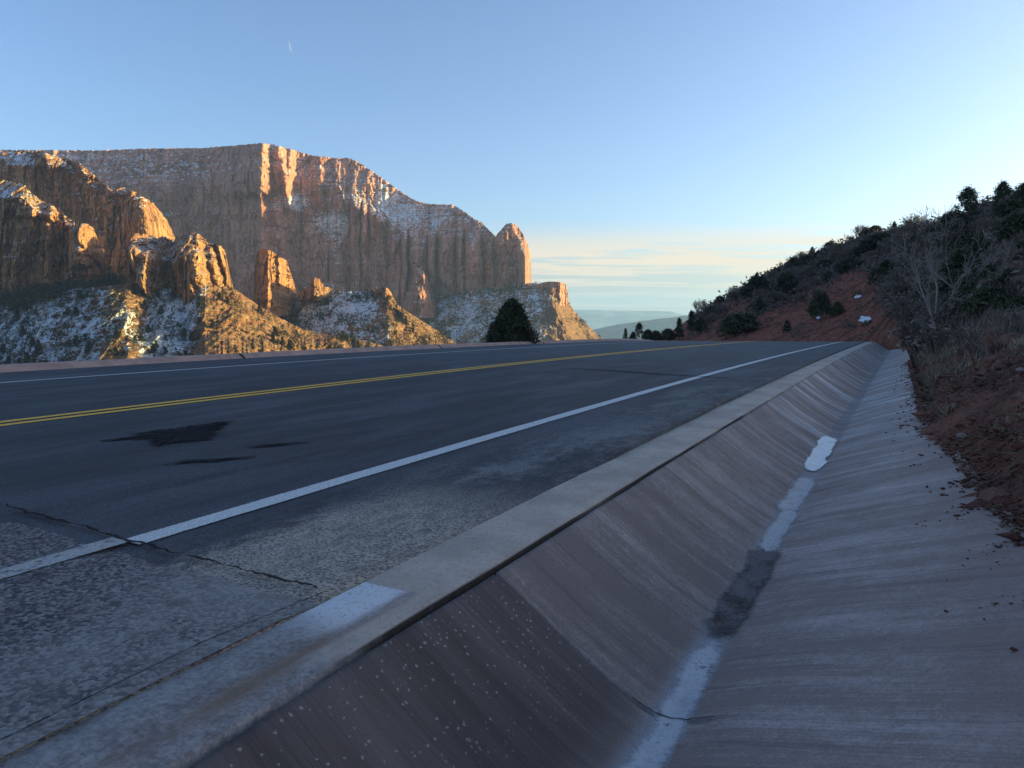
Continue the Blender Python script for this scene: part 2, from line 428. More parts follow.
M['kerb'] = kerb_mat('kerb_concrete', (.44, .372, .31))
M['kerb_far'] = kerb_mat('far_kerb_concrete', (.40, .27, .22))
prof_t = np.concatenate([np.linspace(-5, 1.0, 30), np.linspace(1.03, 40, 420)])
# near kerb: a concrete band flush with the road, rounded lip over the ditch
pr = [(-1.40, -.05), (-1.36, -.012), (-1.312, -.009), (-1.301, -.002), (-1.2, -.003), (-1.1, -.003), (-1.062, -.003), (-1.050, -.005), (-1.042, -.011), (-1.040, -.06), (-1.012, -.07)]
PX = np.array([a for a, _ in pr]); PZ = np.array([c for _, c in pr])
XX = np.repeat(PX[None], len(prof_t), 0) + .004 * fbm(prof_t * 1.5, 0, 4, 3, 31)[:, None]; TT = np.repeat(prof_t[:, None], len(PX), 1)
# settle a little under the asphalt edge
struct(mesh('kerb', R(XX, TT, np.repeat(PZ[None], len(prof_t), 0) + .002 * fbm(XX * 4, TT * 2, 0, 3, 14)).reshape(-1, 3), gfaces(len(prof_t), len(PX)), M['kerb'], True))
# far kerb: raised, sloping face
tk = np.concatenate([np.linspace(-4, 3, 30), np.geomspace(3.1, 66, 260)])
pr = [(XK - .55, -.45), (XK - .5, .05), (XK - .38, .088), (XK, .090), (XK + .05, .085), (XK + .12, .04), (XK + .22, -.03), (XK + .45, -.05)]
PX = np.array([a for a, _ in pr]); PZ = np.array([c for _, c in pr])
XX = np.repeat(PX[None], len(tk), 0); TT = np.repeat(tk[:, None], len(PX), 1)
XX = XX + np.where(PX[None] > XK + .1, .03 * fbm(TT * .9, 0, 2, 3, 33), 0)
struct(mesh('kerb', R(XX, TT, np.repeat(PZ[None], len(tk), 0) + .008 * fbm(TT * .6, 0 * TT, 0, 3, 15)).reshape(-1, 3), gfaces(len(tk), len(PX)), M['kerb_far'], True))
for px_ in (239, 437):
    X0, t0 = road_hit(px_, 372 if px_ < 300 else 358)
    # open joint across the far kerb
    kk = [(XK - .2, .094), (XK, .094), (XK + .055, .088), (XK + .125, .044), (XK + .2, -.01)]
    V = []
    tq = float(np.interp(px_, *[np.asarray(a) for a in (topix(R(np.full(400, XK + .02), np.linspace(3, 40, 400), .08))[0], np.linspace(3, 40, 400))]))
    for (a, c) in kk:
        for dt in (-.03, .03): V.append(R(a, tq + dt, c + .002))
    F = [(2 * i, 2 * i + 1, 2 * i + 3, 2 * i + 2) for i in range(4)]
    struct(mesh('kerb_joint', V, F, M['crack'], False, {'edge': np.ones(10)}))

# ---------------- concrete ditch
DP = [(-1.016, -.062), (-1.015, -.006), (-1.0, -.014), (-.81, -.150), (-.69, -.224), (-.575, -.290), (-.535, -.306), (-.49, -.312), (-.45, -.306), (-.415, -.292), (-.30, -.245), (-.1, -.168), (.15, -.072), (.45, .045), (.62, .10)]
dpx = np.array([a for a, _ in DP]); dpz = np.array([c for _, c in DP])
def zd(X): return np.interp(X, dpx, dpz)
def Xedge(t):
    return np.interp(t, [0, 2.6, 3.3, 4.0, 4.8, 5.4, 6.0, 7, 9, 13, 20, 30, 40], [.45, .39, .33, .295, .255, .205, .155, .15, .15, .125, .10, .06, .0])
def zditch(X, t):
    return zroad0(t) + zd(X)
def DT(X, t, dz=0.0):
    X, t = np.broadcast_arrays(np.asarray(X, float), np.asarray(t, float))
    return np.stack([X + bend(t), t, zditch(X, t) + dz + .004 * fbm(X * 3, t * 1.5, 0, 3, 41)], -1)
def ditch_mat():
    b = NB('ditch_concrete'); p = b.coord(); x, y, z = b.xyz(p)
    # broom and drip streaks run across the ditch, down the slopes
    sk = b.math('ADD', y, b.math('MULTIPLY', b.ramp(x, -.45, .5), .16))
    s1 = b.noise(b.comb(b.math('MULTIPLY', x, .8), b.math('MULTIPLY', sk, 9.), 0.), 1.0, 6, .66, .15)
    s2 = b.noise(b.comb(b.math('MULTIPLY', x, 1.2), b.math('MULTIPLY', sk, 85.), 0.), 1.0, 5, .75)
    s3 = b.noise(b.comb(b.math('MULTIPLY', x, .5), b.math('MULTIPLY', sk, 2.1), 7.), 1.0, 4, .55)
    bl = b.noise(p, 3.2, 5, .65); fi = b.noise(p, 150, 2, .7)
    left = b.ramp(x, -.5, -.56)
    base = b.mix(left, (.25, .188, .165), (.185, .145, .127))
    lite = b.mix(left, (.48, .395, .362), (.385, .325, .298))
    s = b.math('ADD', b.math('MULTIPLY', s1, .62), b.math('ADD', b.math('MULTIPLY', s3, .42), b.math('MULTIPLY', s2, .34)))
    gr = b.math('ADD', b.math('MULTIPLY', b.noise(p, 38, 5, .75), .5), b.math('MULTIPLY', b.noise(p, 7, 5, .7), .5))
    g8 = b.noise(p, 120, 3, .8)
    near_dark = b.math('MULTIPLY', b.ramp(y, 3.4, 1.2), b.ramp(x, -.42, -.1, 1, .6))  # concrete darker towards the near end, less on the right slope
    s = b.math('SUBTRACT', s, b.math('MULTIPLY', near_dark, .07))
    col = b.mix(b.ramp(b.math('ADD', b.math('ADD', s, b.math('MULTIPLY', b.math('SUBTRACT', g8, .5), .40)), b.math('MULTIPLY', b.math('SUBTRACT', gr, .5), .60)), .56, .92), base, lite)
    col = b.mix(b.math('MULTIPLY', b.ramp(bl, .5, .75), .35), col, (.22, .165, .145))
    dk = b.ramp(b.noise(b.comb(b.math('MULTIPLY', x, .9), b.math('MULTIPLY', sk, 22.), 4.), 1.0, 5, .7), .53, .7)
    col = b.mix(b.math('MULTIPLY', dk, .62), col, (.105, .088, .085))
    # pale frost sheen streaks farther up
    fr = b.math('MULTIPLY', b.ramp(y, 4.5, 8.0), b.ramp(b.noise(b.comb(b.math('MULTIPLY', x, .7), b.math('MULTIPLY', sk, 2.6), 11.), 1.0, 5, .65), .48, .66))
    col = b.mix(b.math('MULTIPLY', fr, .75), col, (.62, .62, .63))
    # the darker old slab nearest, with exposed pale pebbles
    near = b.math('MULTIPLY', b.ramp(b.math('ADD', y, b.math('MULTIPLY', bl, .03)), 1.752, 1.742), b.ramp(x, -.52, -.66))
    col = b.mix(near, col, b.mix(b.ramp(s, .5, .85), (.075, .056, .050), (.165, .130, .118)))
    nv = b.n('TexNoise'); b.put(nv.inputs['Vector'], p); nv.inputs['Scale'].default_value = 55; nv.inputs['Detail'].default_value = 3
    vm = b.n('VectorMath', operation='MULTIPLY_ADD'); b.put(vm.inputs[0], nv.outputs['Color']); vm.inputs[1].default_value = (.016, .016, .016); b.put(vm.inputs[2], p)
    pv_ = b.vor(vm.outputs[0], 75); pc = b.xyz(b.vor(vm.outputs[0], 75, out='Color'))[0]
    peb = b.math('MULTIPLY', b.ramp(pv_, b.math('MULTIPLY', pc, .40), b.math('MULTIPLY', pc, .22)), b.ramp(b.math('ADD', pc, b.math('MULTIPLY', b.math('SUBTRACT', bl, .5), 1.4)), .62, .70))
    pebm = b.math('MULTIPLY', peb, b.ramp(b.math('ADD', x, b.math('MULTIPLY', y, -.12)), -.78, -1.0))
    col = b.mix(b.math('MULTIPLY', b.math('MULTIPLY', pebm, near), .55), col, b.mix(pc, (.22, .18, .16), (.42, .39, .37)))
    # worn band with silt along the invert
    inv = b.ramp(b.math('ABSOLUTE', b.math('ADD', x, b.math('ADD', .485, b.math('MULTIPLY', bl, .03)))), .075, .03)
    invc = b.mix(b.ramp(y, 4, 7), (.30, .30, .32), (.15, .145, .155))
    col = b.mix(b.math('MULTIPLY', inv, .6), col, invc)
    # rusty soil wash below the bank
    wash = b.math('MULTIPLY', b.ramp(b.math('ADD', x, b.math('MULTIPLY', s1, .5)), .22, .75), .7)
    col = b.mix(wash, col, (.21, .135, .12))
    col = b.mix(b.math('MULTIPLY', b.ramp(b.math('ADD', b.math('MULTIPLY', fi, .5), b.math('MULTIPLY', b.noise(p, 70, 4, .75), .5)), .53, .66), .5), col, (.085, .072, .07))
    jt = b.ramp(b.math('ABSOLUTE', b.math('SUBTRACT', y, b.math('ADD', 1.735, b.math('MULTIPLY', bl, .004)))), .006, .002)
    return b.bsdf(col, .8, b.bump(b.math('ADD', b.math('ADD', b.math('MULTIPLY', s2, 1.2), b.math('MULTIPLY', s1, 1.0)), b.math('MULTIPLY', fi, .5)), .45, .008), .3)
M['ditch'] = ditch_mat()
td = np.concatenate([np.linspace(-3, 1.68, 90), np.linspace(1.69, 1.78, 19), np.geomspace(1.8, 64, 460)])
cx_ = np.unique(np.concatenate([dpx[dpx < .1], np.linspace(-.98, .1, 46)]))
XR = np.concatenate([np.repeat(cx_[None], len(td), 0), .1 + (Xedge(td) + .03 - .1)[:, None] * np.linspace(.1, 1, 10)[None]], 1)
TT = np.repeat(td[:, None], XR.shape[1], 1)
V = DT(XR, TT)
jn = np.exp(-((TT - 1.735 - .003 * fbm(XR * 6, 0, 1, 2, 3)) / .0045)**2) * step(-.36, -.42, XR)
V[..., 2] -= .012 * jn
lip = V[:, -1:].copy(); lip[..., 2] -= .15
V = np.concatenate([V, lip], 1)
struct(mesh('drainage_ditch', V.reshape(-1, 3), gfaces(len(td), V.shape[1]), M['ditch'], True))
# pale mortar line above the joint
def ice_mat(name, c1, c2, rough, lo=.16, hi=.5):
    b = NB(name); p = b.coord(); n = b.noise(p, 22, 6, .72); g = b.noise(p, 140, 2, .7); m = b.noise(p, 7, 4, .6)
    e = b.attr('edge')
    n3 = b.noise(p, 60, 5, .8)
    al = b.ramp(b.math('ADD', e, b.math('ADD', b.math('MULTIPLY', b.math('SUBTRACT', n, .5), .8), b.math('MULTIPLY', b.math('SUBTRACT', n3, .5), .8))), lo, hi)
    col = b.mix(b.ramp(b.math('ADD', b.math('MULTIPLY', m, .5), b.math('MULTIPLY', n3, .5)), .38, .62), c1, c2)
    col = b.mix(b.math('MULTIPLY', b.ramp(b.math('ADD', b.math('MULTIPLY', n3, .65), b.math('MULTIPLY', m, .45)), .60, .68), .85), col, (.085, .075, .075))
    al = b.math('MULTIPLY', al, .94)
    return b.bsdf(col, rough, b.bump(b.math('ADD', n, b.math('MULTIPLY', g, .5)), .4, .008), .4 if name != 'wet_silt' else .08, alpha=al)
M['frost'] = ice_mat('frost', (.34, .35, .37), (.56, .57, .60), .8, .05, .95)
M['ice'] = ice_mat('white_ice', (.58, .62, .64), (.80, .82, .83), .35, .12, .34)
M['slush'] = ice_mat('grey_slush', (.24, .25, .27), (.45, .46, .49), .5, .05, .8)
M['wet'] = ice_mat('wet_silt', (.045, .034, .028), (.19, .175, .18), .7, .05, .7)
def ditch_strip(name, t0, t1, w0, w1, mat, dz, seed, xoff=0.0, lab=None, cat='ice', n=140):
    u = np.linspace(0, 1, n); t = t0 + (t1 - t0) * u
    ww = (w0 + (w1 - w0) * u) * (1 + .22 * fbm(t * 5, 0, seed, 3, seed)) * np.minimum(1, np.minimum(u, 1 - u) * 9 + .8)
    offs = np.linspace(-1, 1, 15)
    XX = -.487 + xoff + .012 * fbm(t * 3, 0, seed + 2, 2, seed)[:, None] + ww[:, None] * offs[None]
    TT = np.repeat(t[:, None], 15, 1)
    e = (1 - np.abs(offs))[None] * np.minimum(1, np.minimum(u, 1 - u) * 7)[:, None] * 1.5
    o = mesh(name, DT(XX, TT, dz).reshape(-1, 3), gfaces(n, 15), mat, True, {'edge': e})
    return tag(o, lab, cat)
ditch_strip('frost_patch', .7, 2.36, .062, .060, M['frost'], .003, 1, .0, 'long whitish strip of frost along the bottom of the ditch nearest the viewer', 'frost')
ditch_strip('wet_silt', 2.24, 3.32, .072, .074, M['wet'], .0045, 2, -.005, 'dark wet silt patch with brown rim between two pale frost strips in the ditch', 'silt')
ditch_strip('frost_patch', 3.2, 4.05, .06, .06, M['slush'], .006, 3, -.01, 'short pale frost strip just up the ditch from the dark wet silt', 'frost')
ditch_strip('slush_patch', 3.9, 4.9, .075, .07, M['slush'], .0045, 4, -.018, 'grey slush patch just below the bright white ice in the ditch', 'slush')
ditch_strip('ice_patch', 5.05, 6.65, .066, .074, M['ice'], .009, 5, -.03, 'bright white ice patch in the bottom of the ditch', 'ice')

u_ = np.linspace(0, 1, 60); Xj = -.60 + .23 * u_
tj_ = 1.737 + .012 * np.sin(u_ * 2.6) * u_ + .003 * fbm(u_ * 7, 0, 1, 3, 88)
of_ = np.array([-.0022, 0, .0022])
XXj = np.repeat(Xj[:, None], 3, 1); TTj = tj_[:, None] + of_[None] * (1 + .5 * fbm(u_ * 12, 0, 3, 2, 89))[:, None]
struct(mesh('ditch_joint', DT(XXj, TTj, .0055).reshape(-1, 3), gfaces(60, 3), M['crack'], True, {'edge': np.repeat(np.array([[.4, 1, .4]]), 60, 0) * np.minimum(1, np.minimum(u_, 1 - u_) * 8)[:, None]}))

# ================================================================== TERRAIN, RIGHT SIDE
def bank_h(s, t):
    """height of the soil bank above the ditch edge, s metres right of it"""
    h = np.interp(s, [-.3, -.06, 0, .08, .3, .55, .9, 1.6, 3, 6, 12, 30], [-.18, -.035, .0, .03, .20, .40, .56, .74, 1.05, 1.9, 3.9, 10.0])
    return h
def zbank(X, t, detail=True):
    s = X - Xedge(t)
    zz = zroad0(t) + zd(np.minimum(Xedge(t), .5)) + bank_h(s, t)
    q = np.clip(s, 0, 1)
    near = 1 / (1 + t / 14)
    zz = zz + .10 * q * fbm(X * 1.6, t * .8, 0, 3, 51) + .16 * np.clip(s - .3, 0, 1) * fbm(X * .5, t * .3, 2, 3, 57)
    zz = zz - .20 * np.exp(-((s - .07) / .055)**2) * step(6.6, 8.0, t)          # little trench behind the exposed edge
    # undercut clod mound beside the viewer
    zz = zz + .16 * np.exp(-(((X - .78) / .20)**2 + ((t - 3.6) / .55)**2))
    if detail:
        w = step(-.1, .05, s) * .9 + .1
        zz = zz + w * (.030 * fbm(X * 6, t * 4.0, 0, 3, 61) + .018 * ridged(X * 13, t * 9, 0, 3, 67) * step(-.05, .1, s) - .012)
    return zz
tb = np.concatenate([np.linspace(-3, 1.2, 30), np.geomspace(1.22, 46, 620)])
sb = np.concatenate([np.linspace(-.22, .9, 150), np.geomspace(.915, 14, 90)])
TT = np.repeat(tb[:, None], len(sb), 1)
rag = .07 * fbm(tb * 2.2, 0, 3, 3, 71) + .05 * fbm(tb * 9, 0, 5, 4, 73)
rag *= (1 - .75 * step(5.6, 6.5, tb)) * step(2.3, 3.3, tb)
XX = Xedge(tb)[:, None] + sb[None]
ZZ = zbank(XX - rag[:, None] * np.exp(-np.abs(sb)[None] * 2), TT)
V = np.stack([XX + bend(TT), TT, ZZ], -1)
def soil_mat():
    b = NB('red_soil'); p = b.coord()
    n = b.noise(p, 1.4, 6, .62); m = b.noise(p, 11, 6, .7); f = b.noise(p, 70, 4, .7)
    col = b.mix(b.ramp(n, .36, .66), (.092, .038, .029), (.25, .102, .068))
    col = b.mix(b.math('MULTIPLY', b.ramp(m, .55, .72), .55), col, (.24, .165, .13))
    col = b.mix(b.math('MULTIPLY', b.ramp(m, .45, .3), .7), col, (.030, .018, .016))
    col = b.mix(b.math('MULTIPLY', b.ramp(f, .58, .72), .45), col, (.32, .25, .21))
    return b.bsdf(col, .95, b.bump(b.math('ADD', m, b.math('MULTIPLY', f, .5)), .9, .03), .15)
M['soil'] = soil_mat()
struct(mesh('embankment', V.reshape(-1, 3), gfaces(len(tb), len(sb)), M['soil'], True))

# hillside
HC = [(640, 92, 346, 98, 342), (670, 86, 343, 100, 333), (690, 80, 342, 105, 320), (715, 74, 341, 112, 305), (740, 68, 341, 118, 292), (762, 64, 341, 122, 279),
      (797, 58, 341, 124, 263), (838, 52, 340, 122, 246), (868, 46, 339, 118, 236), (900, 34, 335, 112, 230), (930, 24, 328, 104, 226), (953, 20, 325, 98, 218),
      (980, 16, 324, 90, 206), (1024, 12, 326, 80, 194)]
ha, hrb, hte0, hrr, hte1 = [], [], [], [], []
for (p_, rb, yb, rr, yr) in HC:
    a0, e0 = pix(p_, yb); a1, e1 = pix(p_, yr)
    ha.append(float(a1)); hrb.append(rb); hte0.append(float(e0)); hrr.append(rr); hte1.append(float(e1))
for (ad, rb, e0, rr, e1) in [(45, 9, -.03, 74, .19), (60, 7, -.05, 64, .225), (80, 6.5, -.08, 56, .25), (110, 6, -.08, 50, .25), (150, 6, -.08, 46, .24)]:
    ha.append(math.radians(ad)); hrb.append(rb); hte0.append(e0); hrr.append(rr); hte1.append(e1)
ha = np.array(ha)
def hparam(az):
    return [np.interp(az, ha, q) for q in (hrb, hte0, hrr, hte1)]
def zhill(az, r, detail=True):
    rb, e0, rr, e1 = hparam(az)
    uu = np.log(np.maximum(r, .5) / rb) / np.log(rr / rb)
    g = np.clip(uu, -.45, 1)
    g = np.where(g > 0, .55 * np.maximum(g, 0)**.72 + .45 * np.maximum(g, 0)**1.25, 1.6 * g)
    te = e0 + (e1 - e0) * g
    z = EYE + te * np.minimum(r, rr)
    z = z - .42 * np.maximum(r - rr, 0)
    x = r * np.sin(az - TH); y = r * np.cos(az - TH)
    amp = np.clip(uu * 3, .15, 1) * np.clip(1.15 - uu, .25, 1)
    z = z + amp * (.9 * fbm(x * .055, y * .055, 0, 4, 81) + .012 * np.minimum(r, 120) * ridged(x * .11, y * .11, 0, 2, 83) * .35)
    if detail:
        z = z + amp * .16 * fbm(x * .55, y * .55, 0, 3, 87)
    return z
azs = np.concatenate([np.linspace(float(pix(636, 330)[0]), float(pix(1030, 330)[0]), 620), np.linspace(float(pix(1030, 330)[0]) + .01, math.radians(150), 60)])
uu = np.concatenate([np.linspace(-.36, 1, 260), np.linspace(1.01, 1.6, 24)])
rb, e0, rr, e1 = hparam(azs)
RR = rb[None] * np.exp(np.log(rr / rb)[None] * np.minimum(uu, 1)[:, None]) + (np.maximum(uu - 1, 0) * 130)[:, None]
AZ = np.repeat(azs[None], len(uu), 0)
ZZ = zhill(AZ, RR)
sx, sy = adir(AZ)
V = np.stack([RR * sx, RR * sy, ZZ], -1)
PXh, PYh = topix(V)
ycut = poly([(640, 330), (690, 318), (715, 308), (735, 300), (748, 306), (757, 321), (776, 312), (797, 297), (830, 284), (847, 276), (866, 268), (874, 288), (884, 312), (900, 330), (930, 345), (1100, 400)])
nz = 5 * fbm(V[..., 0] * .16, V[..., 1] * .16, 0, 4, 91)
red = step(-3, 3, PYh - ycut(PXh) + nz + 6) * (np.abs(AZ) < .72)
rp = np.exp(-(((PXh - 1012) / 22)**2 + ((PYh - 268) / 12)**2)); red = np.maximum(red, np.clip(rp * 1.6 - .3 + .1 * nz, 0, 1))
def hill_mat():
    b = NB('hillside_soil'); p = b.coord(); r_ = b.attr('red')
    n = b.noise(p, .45, 6, .65); m = b.noise(p, 2.6, 6, .7); f = b.noise(p, 12, 4, .7)
    scr = b.mix(b.ramp(m, .36, .66), (.095, .075, .064), (.29, .22, .18))
    scr = b.mix(b.math('MULTIPLY', b.ramp(n, .52, .68), .5), scr, (.13, .085, .065))
    rd = b.mix(b.ramp(m, .34, .66), (.170, .058, .038), (.44, .170, .105))
    rd = b.mix(b.math('MULTIPLY', b.ramp(f, .55, .72), .4), rd, (.40, .25, .19))
    rd = b.mix(b.math('MULTIPLY', b.ramp(n, .5, .36), .6), rd, (.07, .035, .028))
    col = b.mix(r_, scr, rd)
    return b.bsdf(col, .95, b.bump(b.math('ADD', m, b.math('MULTIPLY', f, .4)), 1.0, .35), .1)
M['hill'] = hill_mat()
struct(mesh('hillside', V.reshape(-1, 3), gfaces(*AZ.shape), M['hill'], True, {'red': red}))
def hill_at(px, py):
    """first point of the hillside seen at a pixel"""
    az, te = pix(px, py); az = float(az)
    rb, e0, rr, e1 = hparam(az)
    r = np.geomspace(rb * .9, rr, 500)
    tt = (zhill(np.full(500, az), r, False) - EYE) / r
    i = np.argmax(tt >= te) if (tt >= te).any() else 499
    x, y = adir(az)
    return np.array([r[i] * x, r[i] * y, float(zhill(np.array([az]), np.array([r[i]]))[0])]), r[i]

# ground: one sheet from the road out to the horizon
ga = np.linspace(-math.pi, math.pi, 361); gr = np.concatenate([np.linspace(.0, 4, 5), np.geomspace(5, 30000, 150)])
GA, GR = np.meshgrid(ga, gr)
x, y = GR * np.sin(GA), GR * np.cos(GA)
zr = zroad0(np.clip(y, -6, 70))
dl = np.maximum(-(x - bend(np.clip(y, 0, 70))) - 12.7, 0)
dr = np.maximum(y - 40, 0)
fall = np.interp(dl, [0, 1.2, 4, 14, 60, 200, 600, 3000, 30000], [0, .5, 1.6, 6, 26, 60, 105, 215, 240])
fall2 = np.interp(dr, [0, 20, 60, 200, 600, 3000, 30000], [0, 2.0, 6, 35, 95, 215, 240])
right = step(-6, 10, x) * step(400, 60, GR)
gz = zr - .42 - np.maximum(fall, fall2 * (1 - .6 * right)) + np.clip(GR / 300, 0, 6) * fbm(x / 220, y / 220, 0, 4, 95)
gz = np.where((x > -1.4) & (GR < 60) & (y < 45), np.minimum(gz, zr - .7), gz)
def valley_mat():
    b = NB('valley_ground'); p = b.coord(); n = b.noise(p, .02, 6, .65); m = b.noise(p, .3, 5, .7)
    col = b.mix(b.ramp(n, .38, .62), (.09, .075, .055), (.20, .15, .10))
    col = b.mix(b.ramp(m, .5, .66), col, (.05, .055, .035))
    return b.bsdf(col, .95, b.bump(m, .6, 1.0), .1)
M['valley'] = valley_mat()
struct(mesh('ground', np.stack([x, y, gz], -1).reshape(-1, 3), gfaces(*GA.shape), M['valley'], True))

# ================================================================== CANYON ROCK
def cliff_mat(name, lo, hi, pale, snow_amt, strata=.35, veg=.0):
    b = NB(name); p = b.pos(); x, y, z = b.xyz(p)
    g = b.n('NewGeometry'); nz_ = b.xyz(g.outputs['Normal'])[2]
    vst = b.noise(b.map(p, (.045, .045, .008)), 1.0, 6, .62, .3)
    fin = b.noise(b.map(p, (.25, .25, .05)), 1.0, 5, .68)
    st = b.noise(b.map(p, (.004, .004, .16)), 1.0, 5, .6)
    big = b.noise(p, .007, 4, .6); det = b.noise(p, .35, 5, .72)
    col = b.mix(b.ramp(vst, .34, .66), lo, hi)
    col = b.mix(b.math('MULTIPLY', b.ramp(st, .45, .62), strata), col, tuple(c * .62 for c in lo))
    col = b.mix(b.ramp(big, .44, .64, 0, .6), col, pale)
    kf = 1.0 if name == 'red_sandstone' else .5
    mid = b.noise(b.map(p, (.09, .09, .045)), 1.0, 6, .7, .4)
    col = b.mix(b.ramp(mid, .40, .60, .65 * kf, 0), col, tuple(c * .62 for c in lo))
    col = b.mix(b.math('MULTIPLY', b.ramp(det, .50, .64), .6 * kf), col, pale)
    col = b.mix(b.math('MULTIPLY', b.ramp(fin, .52, .62), .75 * kf), col, tuple(c * .36 for c in lo))
    dk_ = .5 if name == 'red_sandstone' else .3
    vn = b.noise(b.map(p, (.11, .11, .0035)), 1.0, 4, .6, .2)
    col = b.mix(b.math('MULTIPLY', b.ramp(vn, .55, .66), dk_), col, tuple(c * .40 for c in lo))
    pc_ = b.noise(b.map(p, (.018, .018, .012)), 1.0, 5, .65, .8)
    col = b.mix(b.ramp(pc_, .45, .58, .0, .45), col, tuple(c * 1.15 for c in hi))
    ck = b.vor(b.map(p, (.055, .055, .022)), 1.0, 'DISTANCE_TO_EDGE')
    ckd = b.math('ADD', ck, b.math('MULTIPLY', b.math('SUBTRACT', det, .5), .12))
    col = b.mix(b.ramp(ckd, .045, .0, .0, .65), col, tuple(c * .30 for c in lo))
    sa = b.attr('snow')
    if veg > 0:
        vg = b.math('MULTIPLY', b.ramp(nz_, .25, .62), b.ramp(b.noise(p, .10, 5, .72), .46, .58))
        col = b.mix(b.math('MULTIPLY', vg, veg), col, (.045, .042, .022))
    sm = b.math('ADD', b.math('MULTIPLY', b.ramp(nz_, .30, .75), snow_amt), sa)
    sm = b.ramp(b.math('MULTIPLY', sm, b.ramp(b.math('ADD', b.math('MULTIPLY', det, .7), b.math('MULTIPLY', fin, .35)), .42, .64)), .22, .42)
    col = b.mix(sm, col, (.74, .76, .80))
    h = b.math('ADD', b.math('MULTIPLY', b.math('MINIMUM', ck, .2), 2.0), b.math('MULTIPLY', vst, 1.6)); h = b.math('ADD', h, b.math('MULTIPLY', mid, 1.5)); h = b.math('ADD', h, b.math('MULTIPLY', vst, .2), b.math('ADD', b.math('MULTIPLY', fin, .8), b.math('ADD', b.math('MULTIPLY', det, .4), b.math('MULTIPLY', st, .5))))
    return b.bsdf(col, .93, b.bump(h, .8, 3.5), .1)
M['cliff_near'] = cliff_mat('red_sandstone', (.24, .090, .056), (.54, .25, .108), (.60, .385, .175), .45, .16, .25)
M['cliff_far'] = cliff_mat('pale_sandstone', (.34, .135, .100), (.62, .290, .205), (.63, .37, .27), .45, .16, .12)
def talus_mat(name, snow_c):
    b = NB(name); p = b.pos(); n = b.noise(p, .03, 5, .6); m = b.noise(b.map(p, (1, 1, 2.2)), .16, 6, .72); f = b.noise(p, .7, 4, .7)
    st = b.noise(b.map(p, (.01, .01, .30)), 1.0, 4, .6)
    sa = b.attr('snow')
    col = b.mix(b.ramp(m, .36, .64), (.20, .10, .058), (.41, .225, .118))
    col = b.mix(b.ramp(st, .52, .62, 0, .6), col, (.26, .10, .055))
    col = b.mix(b.ramp(b.noise(p, .22, 5, .7), .5, .6, 0, .75), col, (.095, .072, .036))
    sm = b.math('ADD', b.math('MULTIPLY', m, .75), b.math('ADD', b.math('MULTIPLY', b.math('SUBTRACT', n, .5), .6), b.math('MULTIPLY', f, .22)))
    sm = b.ramp(b.math('ADD', sm, sa), snow_c, snow_c + .07)
    col = b.mix(sm, col, (.70, .73, .78))
    dv = b.vor(p, .42); dc = b.xyz(b.vor(p, .42, out='Color'))[0]
    dots = b.math('MULTIPLY', b.ramp(dv, .42, .25), b.ramp(b.math('ADD', dc, b.math('MULTIPLY', b.math('SUBTRACT', n, .5), 2.0)), .45, .5))
    col = b.mix(b.math('MULTIPLY', dots, .85), col, (.052, .048, .030))
    return b.bsdf(col, .95, b.bump(b.math('ADD', m, b.math('MULTIPLY', f, .5)), .9, 2.5), .1)
M['talus'] = talus_mat('snowy_talus', .55)

def curtain(name, sky_, base_, rfun, pxa, pxb, nc, nr, mat, jag=.8, jags=.25, relief=None, cap=(3, 9, 22, 50, 90, 150), snow=None, seed=0, vpow=1.0, droop=.12):
    px = np.linspace(pxa, pxb, nc)
    yt = poly(sky_)(px) + jag * fbm(px * jags, 0, seed, 4, seed + 100)
    yb = poly(base_)(px) if not np.isscalar(base_) else np.full(nc, float(base_))
    yt = np.minimum(yt, yb - .3)
    v = np.linspace(0, 1, nr)**vpow
    PX = np.repeat(px[None], nr, 0); PY = yb[None] + (yt - yb)[None] * v[:, None]; VV = np.repeat(v[:, None], nc, 1)
    az, te = pix(PX, PY)
    r = rfun(PX, PY, VV)
    if relief is not None: r = r - relief(PX, PY, VV, r)
    sx, sy = adir(az)
    V = np.stack([r * sx, r * sy, EYE + te * r], -1)
    sn = snow(PX, PY, VV, V) if snow is not None else np.zeros_like(r)
    rows, srow = [V], [sn]
    for k, c in enumerate(cap):
        rk = np.maximum(r[-1], r[-1] + c); W = V[-1].copy()
        W[:, 0] = rk * sx[-1]; W[:, 1] = rk * sy[-1]; W[:, 2] = V[-1][:, 2] - c * droop - .4 * np.abs(fbm(px * .3, k * 3.0, 1, 2, seed))
        rows.append(W[None]); srow.append(np.maximum(sn[-1:], .3))
    V = np.concatenate(rows, 0); sn = np.concatenate(srow, 0)
    return struct(mesh(name, V.reshape(-1, 3), gfaces(V.shape[0], nc), mat, False, {'snow': sn})), V

